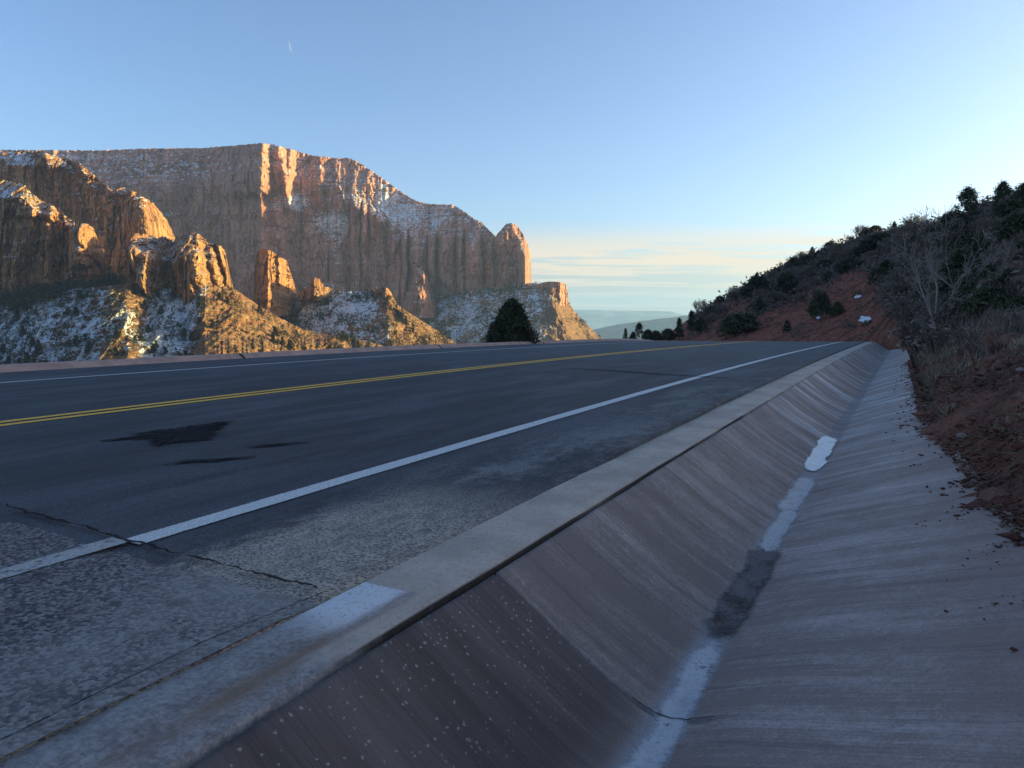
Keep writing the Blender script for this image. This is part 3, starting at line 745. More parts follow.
def wedge(PX, PY, pxl, pxa, pxb, y0, y1, depth, soft=4, tilt=0.0):
    """buttress that comes forward gently from pxl to pxa and falls back fast to pxb"""
    q = PX - tilt * (PY - y0) + 1.6 * fbm(PX * .10, PY * .13, pxa * .37, 4, 401)
    PY = PY + 3.0 * fbm(PX * .16, PY * .05, pxa * .73, 3, 403)
    up = step(pxl, pxa, q); dn = 1 - np.clip((q - pxa) / (pxb - pxa), 0, 1)
    return depth * up * dn * step(y0 - soft, y0, PY) * step(y1 + soft, y1 - soft * .2, PY)
def lat(PX, r): return (PX - 512) / FPX * r
def rock(PX, PY, r, A, wave, seed, vz=.22, fine=1.0):
    x = lat(PX, r); z = (312 - PY) / FPX * r
    q = A * (ridged(x / wave, z / wave * vz, 0, 3, seed) - .6)
    q = q + .30 * A * fbm(x / (wave * .32), z / (wave * .32) * .3, 3, 3, seed + 9)
    cr = np.abs(perlin(x / (wave * .55) + .25 * fbm(x / 30, z / 25, 5, 2, seed + 21), z / 160, 7, seed + 23))
    q = q - A * .9 * np.exp(-(cr / .035)**2)
    cr = np.abs(perlin(x / (wave * .22) + .3 * fbm(x / 14, z / 12, 5, 2, seed + 25), z / 60, 3, seed + 27))
    q = q - A * .35 * np.exp(-(cr / .05)**2)
    lg = z / (11 + 0 * z) + .7 * fbm(x / 60, z / 40, 2, 2, seed + 31)
    q = q - fine * 1.5 * ((lg - np.floor(lg)) - .5) * np.clip(.5 + fbm(x / 50, z / 30, 9, 2, seed + 33), 0, 1)
    bl = fbm(x / (wave * .7), z / (wave * 1.1), 11, 3, seed + 35) * 3.2; bs = fbm(x / (wave * .25), z / (wave * .33), 13, 2, seed + 37) * 2.5
    q = q + fine * (2.6 * np.round(bl) + 1.2 * np.round(bs))
    q = q + fine * (.9 * fbm(x / 5., z / 4., 1, 3, seed + 13) + 1.3 * perlin(x / 40., z / 3.6, 2, seed + 15) + 1.6 * perlin(x / 60, z / 9.0, 4, seed + 17))
    return q
def columns(PX, edges, A):
    o = np.zeros_like(PX)
    for a, c in zip(edges[:-1], edges[1:]):
        q = (PX - a) / (c - a); m = (q >= 0) & (q < 1)
        o = np.where(m, A * np.sqrt(np.clip(1 - (2 * q - 1)**2, 0, 1)), o)
    return o

# --- main wall
skyD = [(-70, 151), (0, 150), (60, 150), (100, 150.5), (140, 148.5), (200, 148), (240, 145), (262, 143), (275, 145), (290, 149), (310, 155), (335, 158), (350, 158), (360, 163), (372, 171),
        (385, 180), (400, 191), (412, 199), (425, 203.5), (439, 204.5), (453, 204.5), (462, 210), (474, 219), (479.5, 220.5), (488, 229), (495.3, 236.5), (500.6, 230), (506, 224), (512, 223), (516.4, 224.5),
        (523.4, 235), (528, 245), (530.5, 253), (531.3, 283), (533, 312)]
rD = poly([(-70, 1380), (60, 1330), (200, 1260), (262, 1170), (300, 1205), (345, 1180), (400, 1150), (450, 1120), (490, 1095), (505, 1080), (516, 1074), (525, 1070), (528.5, 1095), (531, 1150), (534, 1300)])
edD = [296, 318, 328, 350, 361, 368, 387, 401, 408, 428, 437, 456, 464, 483, 495, 517, 532]
topc = poly([(-70, 190), (100, 190), (230, 165), (262, 150), (300, 175), (345, 190), (370, 205), (400, 225), (425, 232), (450, 222), (470, 226), (490, 236), (496, 232), (512, 226), (534, 260)])
def rfD(PX, PY, V):
    yt = poly(skyD)(PX)
    over = np.clip(topc(PX) + 6 * fbm(PX * .12, 0, 0, 3, 203) - PY, 0, 80)
    return rD(PX) + over * 1.25
def relD(PX, PY, V, r):
    q = rock(PX, PY, r, 5, 70, 210, .10) + 2.5 * ridged(lat(PX, r) / 15, PY * .02, 1, 3, 212)
    low = step(-4, 14, PY - topc(PX))
    q = q + columns(PX + 1.5 * fbm(PY * .04, PX * .02, 0, 2, 5), edD, 1) * (6 + 26 * np.clip(.45 + 1.3 * fbm(PX * .045, PY * .016, 0, 3, 407), 0, 1.4)) * step(296, 350, PX) * low
    q = q + 10 * ridged(lat(PX, r) / 26, PY * .01, 0, 2, 219) * (PX <= 300) * low
    q = q + wedge(PX, PY, 210, 264, 272, 140, 193, 26, 6, .02) + wedge(PX, PY, 268, 277, 284, 140, 186, 15, 8, .05)
    q = q + wedge(PX, PY, 274, 281, 289, 150, 207, 22, 8, .16) + wedge(PX, PY, 286, 291, 296, 146, 172, 16, 8, .0)
    q = q + wedge(PX, PY, 120, 150, 170, 230, 300, 25, 20) 
    return q
def snD(PX, PY, V, W):
    g = lambda a, b_, sx, sy, k=1.: k * np.exp(-(((PX - a) / sx)**2 + ((PY - b_) / sy)**2))
    s = g(288, 203, 16, 7, .6) + g(300, 200, 8, 12, .7) + g(330, 221, 17, 9, .9) + g(338, 235, 14, 10, .6) + g(384, 200, 8, 18, .75) + g(398, 215, 10, 16, .6) + g(413, 214, 9, 10, .7) + g(436, 222, 6, 8, .6)
    s += g(170, 214, 9, 3, .8) + g(322, 286, 20, 7, .6) + g(140, 170, 60, 12, .24) + g(60, 158, 70, 6, .25) + g(205, 174, 30, 12, .18) + g(345, 200, 30, 22, .22) + g(440, 215, 40, 10, .25)
    return s
curtain('cliff', skyD, 318, rfD, -70, 533, 1100, 330, M['cliff_far'], .9, .35, relD, snow=snD, seed=1)
COL.objects[-1].name = 'cliff'
# --- butte beyond its foot
skyH = [(536, 285), (540, 283.5), (545, 281.8), (556, 281.5), (562, 282.6), (566, 284.5), (567.5, 291), (568.5, 301), (570, 310), (572, 318)]
curtain('cliff', skyH, 322, lambda X, Y, V: np.interp(X, [536, 552, 560, 566, 572], [1030, 1000, 1004, 1030, 1100]), 536, 572, 140, 110, M['cliff_far'], .4, .6,
        lambda X, Y, V, r: rock(X, Y, r, 4, 18, 240, .1) + columns(X, [538, 548, 557, 565, 573], 7), seed=2)
# --- talus under the main wall
skyT = [(385, 322), (395, 314), (410, 306), (440, 296), (470, 290), (500, 286), (531, 283), (545, 284), (558, 290), (566, 299), (575, 312), (590, 328), (605, 341), (614, 348)]
rT = poly([(385, 980), (440, 930), (500, 880), (540, 850), (556, 850), (575, 905), (600, 960), (614, 990)])
def slope(top_extra):
    return lambda X, Y, V: rT(X) + V * top_extra
def relT(X, Y, V, r):
    x = lat(X, r)
    return 10 * ridged(x / 45 + .5 * V, V * 1.2, 0, 3, 251) + 6 * fbm(x / 14, V * 8, 0, 3, 255) + 2.0 * fbm(x / 4, V * 30, 0, 2, 259) + wedge(X, Y, 535, 548, 566, 290, 345, 30, 6, .5) + wedge(X, Y, 566, 576, 590, 306, 345, 22, 6, .6)
_, VT = curtain('talus_slope', skyT, 362, slope(190), 385, 614, 520, 200, M['talus'], .9, .4, relT, cap=(12, 30, 60), seed=3,
        snow=lambda X, Y, V, W: np.interp(X, [385, 480, 540, 556, 575, 614], [.09, .10, .08, -.06, -.12, -.15]))
# --- cone of rock against the main wall
skyG = [(398, 312), (403, 298), (408, 290), (412, 283), (416, 272), (418.5, 268), (421.5, 267), (424, 272), (427.5, 279), (431, 288), (434, 297), (438, 312)]
curtain('cliff', skyG, 318, lambda X, Y, V: np.interp(X, [398, 416, 424, 438], [1060, 1000, 1000, 1075]) + 20 * V, 398, 438, 150, 130, M['cliff_far'], .7, .7,
        lambda X, Y, V, r: rock(X, Y, r, 5, 16, 262, .2), seed=4)
# --- second near ridge
skyC = [(-70, 154), (0, 152.5), (30, 152), (42, 151), (50, 154.5), (58, 157), (66, 158), (72, 161), (80, 163), (90, 171.5), (100, 180), (108, 187), (112, 189.5), (114, 190.5), (120, 187.5), (127, 188),
        (135, 192), (143, 197), (150, 201), (156, 206), (160, 211), (168, 222), (172, 230), (175, 238), (177, 250), (179, 290)]
rC = poly([(-70, 815), (0, 778), (60, 745), (110, 715), (140, 692), (150, 700), (165, 735), (177, 780), (180, 820)])
def rfC(X, Y, V):
    yt = poly(skyC)(X); dep = Y - yt
    return rC(X) + 1.6 * np.clip(13 - dep, 0, 13) * (1 + .5 * fbm(X * .1, 0, 0, 2, 3))
def relC(X, Y, V, r):
    return rock(X, Y, r, 6, 40, 271, .12) + wedge(X, Y, 20, 43, 60, 148, 166, 22, 5, .55) + wedge(X, Y, 60, 70, 90, 150, 176, 18, 5, .7) + wedge(X, Y, 84, 92, 116, 160, 194, 20, 5, .6) \
        + wedge(X, Y, 118, 143, 160, 192, 248, 30, 5, .1) + wedge(X, Y, 10, 30, 36, 165, 300, 9, 10)
curtain('cliff', skyC, 312, rfC, -70, 179, 640, 320, M['cliff_near'], 1.5, .33, relC, seed=5,
        snow=lambda X, Y, V, W: .55 * np.exp(-(((X - 12) / 22)**2 + ((Y - 160) / 7)**2)))
# --- nearest left wall
skyB = [(-70, 176), (0, 180), (12, 182), (20, 184), (26, 186), (32.5, 194), (40, 200), (47.5, 204), (54, 205), (59, 212), (67.5, 216.5), (74, 222), (76.5, 229), (79, 226), (82, 223.5), (88, 224.5),
        (93, 227), (96, 234), (98, 240), (104, 251), (105, 262), (106, 290)]
rB = poly([(-70, 620), (0, 584), (40, 564), (78, 543), (85, 548), (100, 572), (106, 610)])
def rfB(X, Y, V):
    dep = Y - poly(skyB)(X)
    ledge = np.interp(X, [-70, 0, 30, 60, 76, 80, 110], [18, 18, 14, 9, 7, 2, 2])
    return rB(X) + 2.1 * np.clip(ledge - dep, 0, 20)
def relB(X, Y, V, r):
    return rock(X, Y, r, 5, 34, 281, .12) + wedge(X, Y, 4, 19, 42, 196, 217, 18, 3, .2) + wedge(X, Y, 44, 50, 60, 204, 219, 10, 3, .1) + wedge(X, Y, 60, 63, 76, 214, 226, 8, 3, .2) + wedge(X, Y, 66, 80, 104, 220, 264, 22, 5, .0)
curtain('cliff', skyB, 318, rfB, -70, 106, 520, 320, M['cliff_near'], 1.5, .4, relB, seed=6,
        snow=lambda X, Y, V, W: .6 * np.exp(-(((X - 5) / 9)**2 + ((Y - 192) / 7)**2)))
# --- lower block with sunlit facets
skyK = [(126, 284), (127, 258), (128.5, 242), (131, 238), (135.5, 233.8), (150, 234.6), (156, 238), (163, 236), (170, 239), (174, 241), (177.5, 236.5), (186, 234), (194, 232.5), (200, 234.5), (204, 239), (208, 243),
        (214, 244), (221, 245.5), (225, 251), (228.5, 265.5), (233, 285), (235, 292)]
rK = poly([(126, 535), (129, 506), (150, 514), (168, 506), (190, 489), (205, 500), (222, 530), (235, 580)])
def rfK(X, Y, V):
    dep = Y - poly(skyK)(X)
    return rK(X) + 1.7 * np.clip(np.interp(X, [126, 150, 190, 235], [14, 24, 22, 14]) - dep, 0, 26)
def relK(X, Y, V, r):
    return rock(X, Y, r, 5, 22, 291, .25) + wedge(X, Y, 125, 129, 147, 250, 300, 20, 5, .4) + wedge(X, Y, 140, 150, 166, 250, 300, 18, 6, -.25) + wedge(X, Y, 172, 196, 204, 252, 296, 18, 5, .25) \
        + wedge(X, Y, 203, 210, 217, 254, 296, 12, 5, .3) + wedge(X, Y, 214, 219, 232, 244, 300, 18, 5, .25) + wedge(X, Y, 190, 197, 204, 236, 244, 8, 3) + wedge(X, Y, 205, 214, 226, 244, 256, 12, 3)
curtain('cliff', skyK, 302, rfK, 126, 235, 420, 220, M['cliff_near'], 1.6, .45, relK, seed=7)
# --- free-standing pinnacle
skyE = [(253, 308), (254.5, 275), (255.6, 259.5), (257.6, 250.5), (261, 248.5), (265, 248), (273, 252), (280, 257), (287, 260.5), (289, 268), (292.7, 279), (295.7, 288), (299, 308)]
curtain('cliff', skyE, 316, lambda X, Y, V: np.interp(X, [253, 257, 268, 276, 290, 299], [690, 650, 630, 638, 668, 710]) + 8 * V, 253, 299, 220, 200, M['cliff_near'], .6, .7,
        lambda X, Y, V, r: rock(X, Y, r, 3, 14, 301, .3) + wedge(X, Y, 256, 269, 277, 250, 298, 9, 5) + wedge(X, Y, 276, 279, 288, 256, 284, 10, 4) , seed=8)
# --- pinnacle stubs on the middle talus
skyf = [(298, 296), (303, 289), (308, 287.5), (313, 279), (316, 277.5), (320, 279.5), (325, 287), (330, 287.5), (336, 293)]
curtain('cliff', skyf, 300, lambda X, Y, V: np.interp(X, [298, 314, 322, 336], [680, 640, 650, 690]), 298, 336, 140, 80, M['cliff_near'], .5, .8,
        lambda X, Y, V, r: rock(X, Y, r, 3, 12, 311, .4) + wedge(X, Y, 306, 315, 324, 276, 296, 12, 3), seed=9)
skyg = [(362, 298), (366, 291), (374, 289.5), (380, 288.5), (385, 287), (389, 289), (392, 294), (396, 303), (399, 310)]
curtain('cliff', skyg, 312, lambda X, Y, V: np.interp(X, [362, 376, 386, 399], [670, 640, 640, 690]), 362, 399, 140, 80, M['cliff_near'], .5, .8,
        lambda X, Y, V, r: rock(X, Y, r, 3, 12, 321, .3) + wedge(X, Y, 380, 386, 395, 286, 308, 12, 3), seed=10)
# --- middle talus
skyF = [(270, 330), (285, 313), (300, 298), (312, 289), (330, 290), (345, 292), (370, 291), (388, 292), (396, 304), (410, 313), (430, 326), (455, 342), (468, 350)]
rF = poly([(270, 640), (300, 590), (350, 560), (392, 540), (410, 550), (440, 590), (468, 640)])
_, VF = curtain('talus_slope', skyF, 366, lambda X, Y, V: rF(X) + 105 * V, 270, 468, 480, 170, M['talus'], .7, .5,
        lambda X, Y, V, r: 5 * ridged(lat(X, r) / 26, V * 1.5, 0, 3, 331) + 3 * fbm(lat(X, r) / 8, V * 9, 0, 3, 333) + 1.2 * fbm(lat(X, r) / 2.5, V * 26, 0, 2, 335) + wedge(X, Y, 375, 396, 425, 300, 366, 22, 5, 1.0),
        cap=(10, 25, 60), seed=11, snow=lambda X, Y, V, W: np.interp(X - .2 * (Y - 300), [270, 370, 385, 398, 468], [.12, .12, .02, -.15, -.18]))
# --- near talus spur
skyA = [(-70, 300), (0, 304), (20, 298), (45, 292), (70, 289.5), (100, 286.5), (125, 284), (150, 283), (190, 283.5), (210, 285), (232, 287), (245, 296), (260, 306), (280, 318), (300, 328), (320, 333.5), (345, 337), (370, 342), (392, 348), (400, 353)]
rA = poly([(-70, 470), (0, 440), (60, 420), (110, 398), (128, 394), (150, 408), (185, 412), (205, 386), (240, 402), (300, 430), (360, 455), (400, 475)])
def relA(X, Y, V, r):
    q = 7 * ridged(lat(X, r) / 19, V * 1.8, 0, 3, 341) + 2.6 * fbm(lat(X, r) / 7, V * 10, 0, 3, 343) + 1.1 * fbm(lat(X, r) / 2.2, V * 30, 0, 2, 345)
    led = step(334, 340, Y + 2 * fbm(X * .05, 0, 0, 2, 3)) * step(205, 225, X)
    q = q + 2.2 * perlin(lat(X, r) / 45, V * 26 + .8 * fbm(lat(X, r) / 20, 0, 0, 2, 347), 0, 348) + 1.2 * perlin(lat(X, r) / 14, V * 50, 0, 350)
    return q + 5 * led + 2.5 * led * ridged(X * .12, Y * .02, 0, 2, 349) + wedge(X, Y, 95, 118, 150, 286, 360, 7, 6, -.2)
_, VA = curtain('talus_slope', skyA, 392, lambda X, Y, V: rA(X) + 110 * V, -70, 400, 760, 240, M['talus'], .7, .5, relA, cap=(8, 20, 50), seed=12,
        snow=lambda X, Y, V, W: np.interp(X + .12 * (Y - 300), [-70, 0, 90, 112, 142, 160, 195, 212, 400], [.10, .12, .15, .05, .03, .15, .14, -.11, -.13]))

# --- far country
def far_mat(name, a, c):
    b = NB(name); p = b.pos(); n = b.noise(b.map(p, (1, 1, 5)), .002, 5, .65)
    return b.bsdf(b.mix(b.ramp(n, .4, .62), a, c), .95, None, .1)
M['plateau'] = far_mat('far_plateau_ground', (.09, .085, .075), (.30, .27, .23))
M['ridge'] = far_mat('far_ridge_scrub', (.045, .050, .055), (.08, .082, .085))
curtain('distant_plateau', [(-300, 312), (500, 310.5), (580, 310), (640, 310.6), (668, 311.2), (680, 313.5), (694, 316.5), (760, 318), (1300, 316)], 339, lambda X, Y, V: 9500 + 2200 * V, -300, 1300, 800, 40, M['plateau'], .35, .08,
        lambda X, Y, V, r: 160 * fbm(X * .03, V * 2, 0, 3, 361), cap=(200, 800, 3000), seed=13)
curtain('distant_ridge', [(470, 345), (560, 338), (598, 328.5), (612, 325.5), (625, 323.6), (640, 321.2), (657, 319), (675, 317), (690, 315), (720, 313), (800, 312), (1300, 312)], 350, lambda X, Y, V: 3900 + 900 * V, 470, 1300, 700, 60, M['ridge'], .4, .1,
        lambda X, Y, V, r: 90 * ridged(X * .05, V * 1.2, 0, 3, 371), cap=(100, 400, 1500), seed=14)

# ================================================================== PLANTS
def leaf_mat(name, a, c):
    b = NB(name); oi = b.n('ObjectInfo').outputs['Random']; p = b.coord()
    n = b.noise(p, 3.0, 3, .6)
    col = b.mix(b.ramp(n, .35, .65), a, c)
    col = b.mix(b.math('MULTIPLY', oi, .35), col, tuple(q * .6 for q in a))
    return b.bsdf(col, .8, None, .2)
M['juniper'] = leaf_mat('juniper_foliage', (.038, .045, .026), (.105, .110, .058))
M['pine'] = leaf_mat('pine_needles', (.036, .048, .026), (.095, .108, .054))
M['olive'] = leaf_mat('olive_shrub_leaves', (.045, .045, .020), (.090, .085, .038))
M['brush'] = leaf_mat('grey_leafless_brush', (.115, .088, .070), (.26, .20, .155))
M['straw'] = leaf_mat('dry_grass', (.17, .125, .08), (.36, .28, .19))
def bark_mat(name, a, c):
    b = NB(name); p = b.coord(); n = b.noise(b.map(p, (6, 6, 1.5)), 4, 5, .65)
    return b.bsdf(b.mix(n, a, c), .9, b.bump(n, .6, .01), .15)
M['bark'] = bark_mat('dark_bark', (.04, .03, .025), (.11, .09, .075))
M['pale_bark'] = bark_mat('pale_grey_bark', (.17, .14, .115), (.37, .31, .26))
M['wood_far'] = leaf_mat('woodland_foliage', (.022, .024, .015), (.056, .053, .030))

def leaf_tris(C, size, rng, flat=0.0):
    """one thin triangle pair per centre, random directions"""
    n = len(C)
    a = rng.normal(size=(n, 3)); a /= np.linalg.norm(a, axis=1)[:, None]
    b_ = rng.normal(size=(n, 3)); b_ -= a * (a * b_).sum(1)[:, None]; b_ /= np.linalg.norm(b_, axis=1)[:, None]
    s = size * rng.uniform(.6, 1.3, (n, 1))
    V = np.stack([C - a * s, C + b_ * s * .45, C + a * s, C - b_ * s * .45], 1).reshape(-1, 3)
    return V, np.arange(4 * n).reshape(n, 4)
def tubes(segs, sides=5):
    """segs: list of (p0, p1, r0, r1)"""
    Vs, Fs = [], []
    k = 0
    ang = np.linspace(0, 2 * np.pi, sides, endpoint=False)
    for p0, p1, r0, r1 in segs:
        d_ = np.array(p1) - np.array(p0); L = np.linalg.norm(d_) + 1e-9; d_ = d_ / L
        a = np.cross(d_, [0, 0, 1.0]) if abs(d_[2]) < .95 else np.cross(d_, [1.0, 0, 0]); a /= np.linalg.norm(a); b_ = np.cross(d_, a)
        ring = np.cos(ang)[:, None] * a + np.sin(ang)[:, None] * b_
        Vs += [np.array(p0) + ring * r0, np.array(p1) + d_ * r1 * .3 + ring * r1]
        i = np.arange(sides); j = (i + 1) % sides
        Fs.append(np.stack([k + i, k + j, k + sides + j, k + sides + i], 1)); k += 2 * sides
    return np.concatenate(Vs), np.concatenate(Fs)
def grow(rng, p, d_, L, r, depth, segs, spread=.7, up=.15, split=(2, 3), wig=.22, shrink=.72, minr=.003):
    n = 3
    for i in range(n):
        nd = d_ + rng.normal(size=3) * wig + np.array([0, 0, up]) * .35
        nd /= np.linalg.norm(nd)
        q = p + nd * L / n
        r2 = max(r * .90, minr)
        segs.append((p, q, r, r2)); p, d_, r = q, nd, r2
        if depth > 0 and i >= 1 and rng.random() < .55:
            sd_ = d_ + rng.normal(size=3) * spread; sd_ /= np.linalg.norm(sd_)
            grow(rng, p, sd_, L * shrink * .8, max(r * .55, minr), depth - 1, segs, spread, up, split, wig, shrink, minr)
    if depth > 0:
        for _ in range(int(rng.integers(split[0], split[1] + 1))):
            sd_ = d_ + rng.normal(size=3) * spread * .75 + np.array([0, 0, up]); sd_ /= np.linalg.norm(sd_)
            grow(rng, p, sd_, L * shrink * rng.uniform(.8, 1.1), max(r * .68, minr), depth - 1, segs, spread, up, split, wig, shrink, minr)

def conifer_tree(name, h, wd, shape, seed, nclump, per, leaf, mat, loc, rz=0., trunk_r=.08, base=.05, clump=.16, bark='bark'):
    """shape(q) -> relative radius at relative height q; crown is made of leaf clumps carried on limbs"""
    rng = np.random.default_rng(seed)
    root = empty(name, loc, rz)
    segs = []
    p = np.array([0, 0, -.3]); k = 7
    for i in range(k):
        q = np.array([rng.normal() * .02 * h, rng.normal() * .02 * h, (i + 1) / k * h * .92])
        segs.append((p, q, trunk_r * (1 - i / k * .85), trunk_r * (1 - (i + 1) / k * .85))); p = q
    C = []
    for i in range(nclump):
        q = base + (1 - base) * rng.random()**.85
        a = rng.uniform(0, 2 * np.pi)
        lump = 1 + .12 * math.sin(a * 3 + seed + q * 7) + .10 * math.sin(a * 7 + q * 13 + seed * 2)
        rad = wd / 2 * shape(q) * lump * (.35 + .65 * rng.random()**.5)
        c = np.array([math.cos(a) * rad, math.sin(a) * rad, q * h])
        C.append(c)
        if i % 4 == 0: segs.append((np.array([0, 0, max(0, q * h - rad * .35)]), c, trunk_r * .22, trunk_r * .06))
    C = np.array(C)
    sz = clump * (.6 + .8 * rng.random(len(C)))
    P = C[:, None, :] + rng.normal(size=(len(C), per, 3)) * sz[:, None, None] * np.array([.55, .55, .42])
    V, F = leaf_tris(P.reshape(-1, 3), leaf, rng)
    mesh('crown', V, F, M[mat], False, parent=root)
    V, F = tubes(segs, 6)
    mesh('trunk', V, F, M[bark], True, parent=root)
    return root
dome = lambda q: math.sqrt(max(0, 1 - (max(q, .0))**2.2)) * (.72 + .28 * min(1, q * 5 + .2))
cone = lambda q: (1 - q)**.75 * (.55 + .45 * min(1, q * 6))
openp = lambda q: (1 - q)**.5 * (.5 + .5 * min(1, q * 3))

# the big dark juniper beyond the far kerb
az, te = pix(512, 344); rj = 27.5
xj, yj = adir(float(az)); 
az2, te2 = pix(512, 302.5)
ztop = EYE + float(te2) * rj
hj = 3.6
junish = lambda q: (1 - ((q - .0))**1.9)**.82 * (1.0 if q > .12 else .8 + q * 1.6)
jt = conifer_tree('juniper_tree', hj, 2.72, junish, 5, 900, 60, .052, 'juniper', (rj * xj, rj * yj, ztop - hj * 1.0), .3, .14, .04, .17)
tag(jt, 'big dark dome-shaped juniper standing beyond the far kerb below the cliffs', 'tree')

# prototypes used on the right hillside
bush_p = conifer_tree('evergreen_bush', 1.5, 1.9, dome, 21, 170, 26, .085, 'juniper', (0, 0, -50), 0, .05, .02, .22)
bush_q = conifer_tree('evergreen_bush', 1.8, 1.7, cone, 22, 150, 26, .085, 'juniper', (0, 0, -50), 0, .05, .02, .2)
pine_p = conifer_tree('pine_tree', 5.0, 3.6, openp, 23, 62, 60, .13, 'pine', (0, 0, -50), 0, .12, .22, .42)
pine_q = conifer_tree('pine_tree', 4.4, 2.8, cone, 24, 90, 50, .12, 'pine', (0, 0, -50), 0, .1, .08, .3)
def brush(seed, h=1.3, wd=1.6, n=26, fine=420):
    rng = np.random.default_rng(seed); segs = []
    root = empty('leafless_shrub', (0, 0, -50))
    for i in range(n):
        a = rng.uniform(0, 2 * np.pi); q = rng.uniform(.1, .75)
        d_ = np.array([math.cos(a) * q, math.sin(a) * q, 1 - q * .5]); d_ /= np.linalg.norm(d_)
        grow(rng, np.array([math.cos(a) * .15, math.sin(a) * .15, -.05]), d_, h * .34, .022, 2, segs, .55, .15, (2, 3), .18, .75, .007)
    V, F = tubes(segs, 3)
    s = np.array([wd / max(.1, np.ptp(V[:, 0])), wd / max(.1, np.ptp(V[:, 1])), h / max(.1, V[:, 2].max())]); V = V * s
    ends = np.array([q[1] for q in segs if q[3] < .012]) * s
    C = ends[rng.integers(0, len(ends), fine)] + rng.normal(size=(fine, 3)) * .07
    V2, F2 = leaf_tris(C, .06, rng)
    mesh('crown', np.concatenate([V, V2]), np.concatenate([F, F2 + len(V)]), M['brush'], False, parent=root)
    return root
br = [brush(31), brush(32, 1.1, 1.9, 24), brush(33, 1.6, 1.5, 24)]

first = {}
def put(proto, loc, rz, s, label, cat, group=None):
    k = proto.name
    if k not in first:
        first[k] = 1; o = proto; o.location = loc; o.rotation_euler = (0, 0, rz); o.scale = s if hasattr(s, '__len__') else (s, s, s)
    else: o = dup(proto, loc, rz, s)
    for q in ('group',):
        if q in o and not group: del o[q]
    return tag(o, label, cat, group)
def sized(proto_h, px_h, r): return px_h / FPX * r / proto_h

# single, recognisable plants of the hillside: (proto, base px, base py, height px, width factor, label)
singles = [
    (bush_p, 740, 333, 19, 1.7, 'wide dark green round bush at the foot of the hill beside the road end', 'bush'),
    (pine_q, 691, 332, 21, .8, 'dark conifer at the left foot of the hillside, tallest of the foot trees', 'tree'),
    (bush_q, 700, 332, 14, 1.1, 'dark bush pressed against the right side of the foot conifer', 'bush'),
    (pine_p, 966, 226, 32, 1.0, 'open crowned pine rising above the hill skyline behind the bare tree', 'tree'),
    (pine_p, 1001, 216, 28, .9, 'dark leaning pine on the upper right skyline', 'tree'),
    (pine_q, 1022, 216, 27, 1.2, 'dark pine cut off by the right edge of the picture on the skyline', 'tree'),
    (bush_p, 820, 316, 22, .75, 'upright dark bush alone on the bare red cut slope', 'bush'),
    (bush_p, 786, 296, 22, .8, 'dark bush at the upper edge of the red cut, middle of the hill', 'bush'),
    (bush_p, 757, 299, 22, .9, 'dark bush high above the wide round bush', 'bush'),
    (bush_q, 787, 331, 10, .9, 'small dark bush on red soil right by the road crest', 'bush'),
    (pine_p, 757, 279, 9, .8, 'tiny round tree alone on the left part of the hill skyline', 'tree'),
    (bush_q, 812, 256, 9, .9, 'small pointed bush on the skyline above the red cut', 'bush'),
    (bush_q, 829, 249, 7, .8, 'smallest pointed bush standing on the middle skyline', 'bush'),
    (bush_p, 875, 236, 9, 1.3, 'low wide bush on the skyline left of the bare tree top', 'bush'),
    (bush_q, 894, 232, 9, .8, 'narrow dark bush on the skyline just left of the pale round tree', 'bush'),
    (bush_p, 880, 250, 14, 1.9, 'broad dark evergreen mass just under the skyline', 'bush'),
    (bush_p, 865, 258, 12, 1.6, 'dark evergreen bush below the broad evergreen mass', 'bush'),
    (bush_p, 720, 303, 7, 1.2, 'low bush on the left skyline ridge', 'bush'),
]
for (pr_, px_, py_, hp, wf, lab, cat) in singles:
    P, r = hill_at(px_, py_)
    ph = {bush_p.name: 1.6, bush_q.name: 1.85, pine_p.name: 5.2, pine_q.name: 4.6}[pr_.name]
    s = sized(ph, hp, r)
    put(pr_, (P[0], P[1], P[2] - .05 * s), random.uniform(0, 6.28), (s * wf, s * wf, s), lab, cat)
pale = brush(39, 1.6, 1.7, 30, 600)
P, r = hill_at(908, 232); s = sized(1.6, 12, r)
put(pale, (P[0], P[1], P[2] - .1), 1., s, 'round leafless tree against the sky on the skyline left of the bare tree', 'tree')
# dark evergreens massed at the right
rng = np.random.default_rng(61)
n_ev = 0
for i in range(30):
    px_ = rng.uniform(952, 1040); py_ = rng.uniform(238 if px_ < 1000 else 226, 312)
    if abs(px_ - 1012) < 16 and 255 < py_ < 292: continue
    P, r = hill_at(px_, py_)
    s = sized(1.6, rng.uniform(12, 24), r)
    put(bush_p if i % 2 else bush_q, (P[0], P[1], P[2] - .1), rng.uniform(0, 6.28), (s * 1.25, s * 1.25, s), 'dark evergreen bush in the dense thicket behind the bare tree', 'bush', 'evergreen bushes of the thicket on the right')
for i in range(70):
    px_ = rng.uniform(700, 955)
    top = np.interp(px_, [690, 740, 797, 868, 930, 960], [318, 290, 260, 234, 225, 215])
    py_ = rng.uniform(top + 3, min(330, top + 70))
    if py_ > ycut(px_) - 2 and rng.random() < .8: continue
    P, r = hill_at(px_, py_)
    s = sized(1.6, rng.uniform(5, 12), r)
    put(bush_p if i % 3 else bush_q, (P[0], P[1], P[2] - .1), rng.uniform(0, 6.28), (s * 1.3, s * 1.3, s), 'small dark evergreen bush among grey scrub on the open hillside', 'bush', 'small evergreen bushes on the open hillside')
